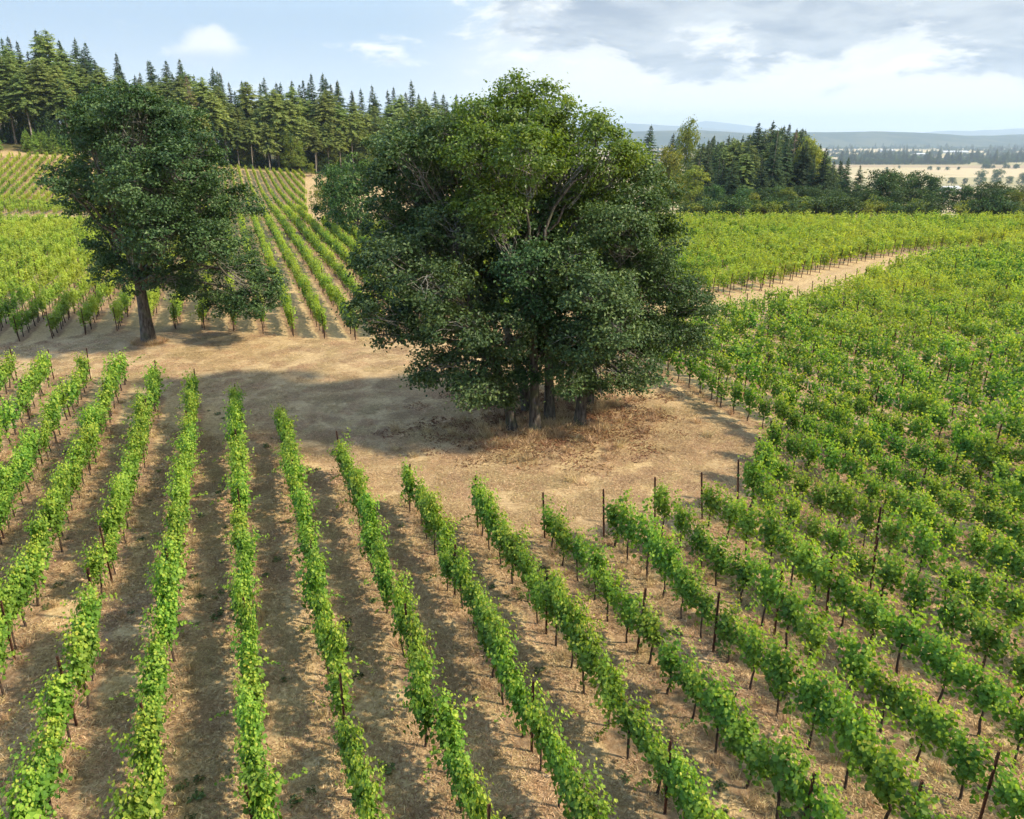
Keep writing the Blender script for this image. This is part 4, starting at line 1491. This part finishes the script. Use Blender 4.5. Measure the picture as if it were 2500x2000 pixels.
# ------------------------------------------------------------------ valley: field trees, farm buildings, distant woodland
for pxx, base, top, w, lab in [(2277, 455, 431, 1.0, 'round tree in the straw field near the pale barn'), (2323, 452, 432, 1.5, 'wide low tree in the straw field'), (2354, 452, 434, 1.0, 'small tree beside the wide low field tree'),
                               (2391, 454, 414, 0.9, 'tall field tree next to the tallest oak'), (2430, 452, 411, 0.95, 'tallest oak standing in the straw fields'), (2463, 451, 429, 1.1, 'small round tree beyond the tallest field oak'),
                               (2494, 453, 421, 1.0, 'dark round tree at the end of the field tree row'), (2270, 416, 405, 1.6, 'little hedge tree on the far side of the stubble'), (2290, 416, 407, 1.5, 'second little hedge tree on the far side of the stubble'),
                               (2312, 416, 407, 1.8, 'clumped hedge tree on the far stubble'), (2340, 415, 407, 1.6, 'last hedge tree on the far stubble'), (2165, 415, 408, 1.5, 'tiny lone tree on the pale far field'), (2195, 412, 404, 1.2, 'tiny dark tree on the pale far field')]:
    x, y = on_ground(pxx, base)
    h = max(4.0, tree_height_to(pxx, top, x, y))
    put_tree('field_tree', BRO[rng.integers(0, 4)], x, y, (h / 12 * w, h / 12 * w, h / 12), rng.uniform(0, 6.28), lab, None)


def barn(pxx, pyy, L, W, H, rotz, label, wings=1, dist=None):
    x, y = on_ground(pxx, pyy)
    t = thing('barn', (x, y, hz(x, y)), rotz, 1.0, label, 'barn')
    wall = MB()
    e = H * 0.62
    v = [(-L / 2, -W / 2, -1), (L / 2, -W / 2, -1), (L / 2, W / 2, -1), (-L / 2, W / 2, -1), (-L / 2, -W / 2, e), (L / 2, -W / 2, e), (L / 2, W / 2, e), (-L / 2, W / 2, e), (-L / 2, 0, H - 0.15), (L / 2, 0, H - 0.15)]
    wall.add(v, [[0, 1, 5, 4], [2, 3, 7, 6], [1, 2, 6, 5], [3, 0, 4, 7]], [[5, 6, 9], [7, 4, 8]])
    obj('wall', wall.mesh('barn_wall', [M['barn_wall']]), t)
    rf = MB()
    for sg in (-1, 1):
        a = np.array([(-L / 2 - 0.6, 0, H + 0.05), (L / 2 + 0.6, 0, H + 0.05), (L / 2 + 0.6, sg * (W / 2 + 0.7), e - 0.15), (-L / 2 - 0.6, sg * (W / 2 + 0.7), e - 0.15)])
        rf.add(np.vstack([a, a + [0, 0, 0.18]]), [[0, 1, 2, 3], [4, 5, 6, 7], [0, 1, 5, 4], [1, 2, 6, 5], [2, 3, 7, 6], [3, 0, 4, 7]])
    obj('roof', rf.mesh('barn_roof', [M['white_roof']]), t)
    for dxx in np.linspace(-L * 0.3, L * 0.3, 2):
        dm = MB()
        dm.box((dxx, -W / 2 - 0.05, e * 0.4), (3.6, 0.12, e * 0.8))
        obj('door', dm.mesh('barn_door', [M['barn_door']]), t)


barn(2318, 468, 34, 16, 9, 0.35, 'pale roofed barn behind the dark oak line')
barn(2165, 371, 90, 40, 14, 0.1, 'long pale roofed farm shed far out in the valley woods')
barn(2247, 380, 70, 30, 12, -0.2, 'small pale farm shed before the valley woods')
barn(2330, 374, 150, 34, 13, 0.02, 'very long pale shed far out on the valley floor')

belts = [(2040, 2540, 402, 2), (2060, 2540, 397, 2), (2090, 2560, 391, 2), (2030, 2160, 384, 2), (2180, 2280, 386, 1), (2150, 2300, 378, 2), (2330, 2560, 383, 2), (2020, 2120, 374, 1),
         (2410, 2480, 374, 2), (2300, 2560, 369, 1), (1540, 1680, 400, 2), (1540, 1700, 388, 2), (1540, 1700, 376, 2), (1990, 2560, 364, 2), (2100, 2600, 360, 1), (1950, 2600, 356, 2), (1500, 2600, 352, 2), (1500, 2600, 348, 1),
         (2400, 2560, 412, 1), (2000, 2130, 392, 2)]
bp_, br_, bs_, bi_ = [], [], [], []
rng = np.random.default_rng(9)
for x0, x1, pyy, w in belts:
    xs = x0
    while xs < x1:
        gx_, gy_ = on_ground(min(xs, 2600), pyy)
        for q in range(max(1, w)):
            yy = gy_ + q * 22 + rng.uniform(-12, 12)
            xx = gx_ + rng.uniform(-6, 6)
            s = rng.uniform(0.7, 1.7) if w else rng.uniform(0.25, 0.6)
            bp_.append((xx, yy, hz(xx, yy)))
            br_.append(rng.uniform(0, 6.28))
            bs_.append((s * 1.5, s * 1.5, s))
            bi_.append(rng.integers(0, 5))
        xs += (rng.uniform(4, 10) if rng.random() < 0.96 else 50) * FPX / gy_ * (1 if w else 3)


def merged_tree(meshes):
    parts = []
    for me in meshes:
        n = len(me.vertices)
        co = np.empty(n * 3, np.float32)
        me.vertices.foreach_get('co', co)
        q = np.array([p.vertices[:] for p in me.polygons if len(p.vertices) == 4])
        ra = None
        if 'rnd' in me.attributes:
            ra = np.empty(len(me.polygons), np.float32)
            me.attributes['rnd'].data.foreach_get('value', ra)
        parts.append((co.reshape(-1, 3), [q], me.materials[0], ra))
    return join_mesh('tree', parts)


instancer('distant_woodland', bp_, np.array(br_), np.array(bs_), bi_, [merged_tree(t) for t in BRO] + [merged_tree(FIR_D[1])], 'dark belts of distant woodland across the valley floor', 'woodland')


# ------------------------------------------------------------------ dry grass, weeds and fallen leaves
def grass_patch(seed, n, spread, lmin, lmax, flat, mat, width=0.011, clump=False):
    r = np.random.default_rng(seed)
    o = np.stack([r.uniform(-spread, spread, n), r.uniform(-spread, spread, n), np.zeros(n)], -1) if not clump else np.stack([r.normal(0, spread, n), r.normal(0, spread, n), np.zeros(n)], -1)
    a = r.uniform(0, 6.28, n)
    el = np.clip(r.normal(flat, 0.22, n), 0.03, 1.5)
    d = np.stack([np.cos(a) * np.cos(el), np.sin(a) * np.cos(el), np.sin(el)], -1)
    L = r.uniform(lmin, lmax, n)
    s = unit(np.cross(d, np.array([0, 0, 1.0]) + r.normal(0, 0.3, (n, 3)))) * width * r.uniform(0.6, 1.5, n)[:, None]
    mid = o + d * (L * 0.55)[:, None]
    tip = o + d * L[:, None] + np.array([0, 0, -0.22])[None] * (L * np.cos(el) * 0.5)[:, None]
    tip[:, 2] = np.maximum(tip[:, 2], 0.006)
    o[:, 2] = 0.002
    v = np.stack([o - s, o + s, mid + s * 0.8, mid - s * 0.8, tip], 1).reshape(-1, 3)
    b = np.arange(n)[:, None] * 5
    return np_mesh('grass', v, [b + np.array([[0, 1, 2, 3]]), b + np.array([[3, 2, 4]])], [mat], {'rnd': np.tile(np.clip(r.normal(0.5, 0.22, n), 0, 1), 2)})


def weed_mesh(seed):
    r = np.random.default_rng(seed)
    n = 26
    a = r.uniform(0, 6.28, n)
    rr = r.uniform(0.02, 0.16, n)
    C = np.stack([np.cos(a) * rr, np.sin(a) * rr, r.uniform(0.02, 0.07, n)], -1)
    v, q, per = leaves(C, np.array([0, 0, 1.0]) + r.normal(0, 0.4, (n, 3)), r.uniform(0.05, 0.12, n), r, 'oak')
    return np_mesh('weed', v, [q], [M['weed']], {'rnd': np.repeat(r.random(n), per)})


def litter_mesh(seed):
    r = np.random.default_rng(seed)
    n = 60
    C = np.stack([r.uniform(-0.6, 0.6, n), r.uniform(-0.6, 0.6, n), r.uniform(0.012, 0.03, n)], -1)
    v, q, per = leaves(C, np.array([0, 0, 1.0]) + r.normal(0, 0.25, (n, 3)), r.uniform(0.07, 0.14, n), r, 'oak')
    return np_mesh('litter', v, [q], [M['litter']], {'rnd': np.repeat(r.random(n), per)})


rng = np.random.default_rng(31)
THATCH = [grass_patch(500 + i, 420, 0.55, 0.05, 0.17, 0.25, M['straw'], 0.0075) for i in range(6)]
TUFT = [grass_patch(520 + i, 46, 0.07, 0.18, 0.48, 1.0, M['straw'], 0.006, True) for i in range(4)]
TALL = [grass_patch(540 + i, 70, 0.12, 0.3, 0.75, 1.15, M['straw'], 0.007, True) for i in range(3)]
gp, gr, gs, gi_ = [], [], [], []
for y in np.arange(7.5, 60, 0.62):
    for x in np.arange(-0.72 * y - 2, 0.72 * y + 2, 0.62 if y < 36 else 0.9):
        xx, yy = x + rng.uniform(-0.35, 0.35), y + rng.uniform(-0.35, 0.35)
        s, l = to_sl(xx, yy)
        head = near_edge(l) < s < far_edge(l) and l < EDGE_L - 0.6
        f = ((l - ROW0) / ROWSP + 0.5) % 1 - 0.5
        if not head and abs(f) * ROWSP < 0.32 and rng.random() < 0.6:
            continue
        n_ = math.sin(xx * 0.9 + 2 * math.sin(yy * 0.7)) * math.sin(yy * 1.1 + 1.5 * math.sin(xx * 0.8))
        if n_ < -0.55 and rng.random() < 0.8:
            continue
        if yy > 36 and (not head or rng.random() < 0.35):
            continue
        gp.append((xx, yy, hz(xx, yy) + 0.004))
        gr.append(rng.uniform(0, 6.28))
        sc = rng.uniform(0.8, 1.25)
        gs.append((sc, sc, sc * (0.7 if head else 1.1)))
        gi_.append(rng.integers(0, 6))
# taller tufts along the rows
for k in range(-16, 30):
    l = ROW0 + ROWSP * k
    for s in np.arange(2, 46, 0.42):
        if k < EDGE_ROW and s > near_edge(l) + 0.2:
            break
        if rng.random() < 0.45 + 0.25 * math.sin(s * 0.5 + k * 2.1):
            ll = l + rng.normal(0, 0.26)
            x, y = from_sl(s + rng.uniform(-0.2, 0.2), ll)
            if y < 7 or abs(x) > 0.75 * y + 2:
                continue
            gp.append((x, y, hz(x, y)))
            gr.append(rng.uniform(0, 6.28))
            gs.append((1, 1, rng.uniform(0.5, 1.15)))
            gi_.append(6 + rng.integers(0, 4))
# uncut grass round the oak trunks
for i in range(210):
    c = OAK_CLUMP[rng.integers(0, 6)]
    a, r_ = rng.uniform(0, 6.28), abs(rng.normal(0, 2.0)) + 0.3
    x, y = c[0] + math.cos(a) * r_ * 1.5, c[1] + math.sin(a) * r_ - 0.5
    gp.append((x, y, hz(x, y)))
    gr.append(rng.uniform(0, 6.28))
    gs.append((1.2, 1.2, rng.uniform(0.25, 0.85)))
    gi_.append(10 + rng.integers(0, 3))
for i in range(40):
    a, r_ = rng.uniform(0, 6.28), rng.uniform(0.5, 1.1)
    x, y = -26.23 + math.cos(a) * r_, 53.23 + math.sin(a) * r_
    gp.append((x, y, hz(x, y)))
    gr.append(rng.uniform(0, 6.28))
    gs.append((1.2, 1.2, rng.uniform(0.4, 0.8)))
    gi_.append(10 + rng.integers(0, 3))
instancer('dry_grass', gp, np.array(gr), np.array(gs), gi_, THATCH + TUFT + TALL, 'dry mown straw grass covering the vineyard alleys and headland', 'grass')
WEED = [weed_mesh(560 + i) for i in range(4)]
wp, wr, ws, wi = [], [], [], []
for i in range(1500):
    y = rng.uniform(8, 44)
    x = rng.uniform(-0.72, 0.72) * y
    s, l = to_sl(x, y)
    if near_edge(l) < s < far_edge(l) and l < EDGE_L:
        continue
    g = math.sin(x * 0.55 + 1.3 * math.sin(y * 0.4)) * math.sin(y * 0.62 + 1.1 * math.sin(x * 0.5))
    if rng.random() > np.clip(g * 1.2 + 0.1, 0.04, 1):
        continue
    wp.append((x, y, hz(x, y)))
    wr.append(rng.uniform(0, 6.28))
    ws.append(rng.uniform(0.5, 1.4))
    wi.append(rng.integers(0, 4))
instancer('weeds', wp, np.array(wr), np.array(ws), wi, WEED, 'small dark green weeds sprinkled over the dry alleys', 'weeds')
LIT = [litter_mesh(580 + i) for i in range(3)]
lp, lr, ls = [], [], []
for i in range(420):
    c = OAK_CLUMP[rng.integers(0, 6)]
    x, y = c[0] + rng.normal(0, 2.4), c[1] + rng.normal(0, 2.0)
    lp.append((x, y, hz(x, y)))
    lr.append(rng.uniform(0, 6.28))
    ls.append(rng.uniform(0.8, 1.3))
instancer('fallen_leaves', lp, np.array(lr), np.array(ls), rng.integers(0, 3, len(lp)), LIT, 'rust brown fallen oak leaves under the clump', 'leaves')


# ------------------------------------------------------------------ air
def build_haze():
    mb = MB()
    mb.box((0, 11500, 262), (44000, 31000, 680))
    m, nt, out = new_mat('valley_haze')
    pv = nt.node('ShaderNodeVolumePrincipled')
    pv.inputs['Color'].default_value = (0.62, 0.8, 1.0, 1)
    pv.inputs['Density'].default_value = HAZE
    pv.inputs['Anisotropy'].default_value = 0.15
    nt.link(pv.outputs[0], out.inputs['Volume'])
    o = obj('haze', mb.mesh('haze', [m]))
    tag(o, 'pale blue summer haze filling the valley air', 'haze', kind='stuff')


HAZE = 7.5e-5
build_haze()
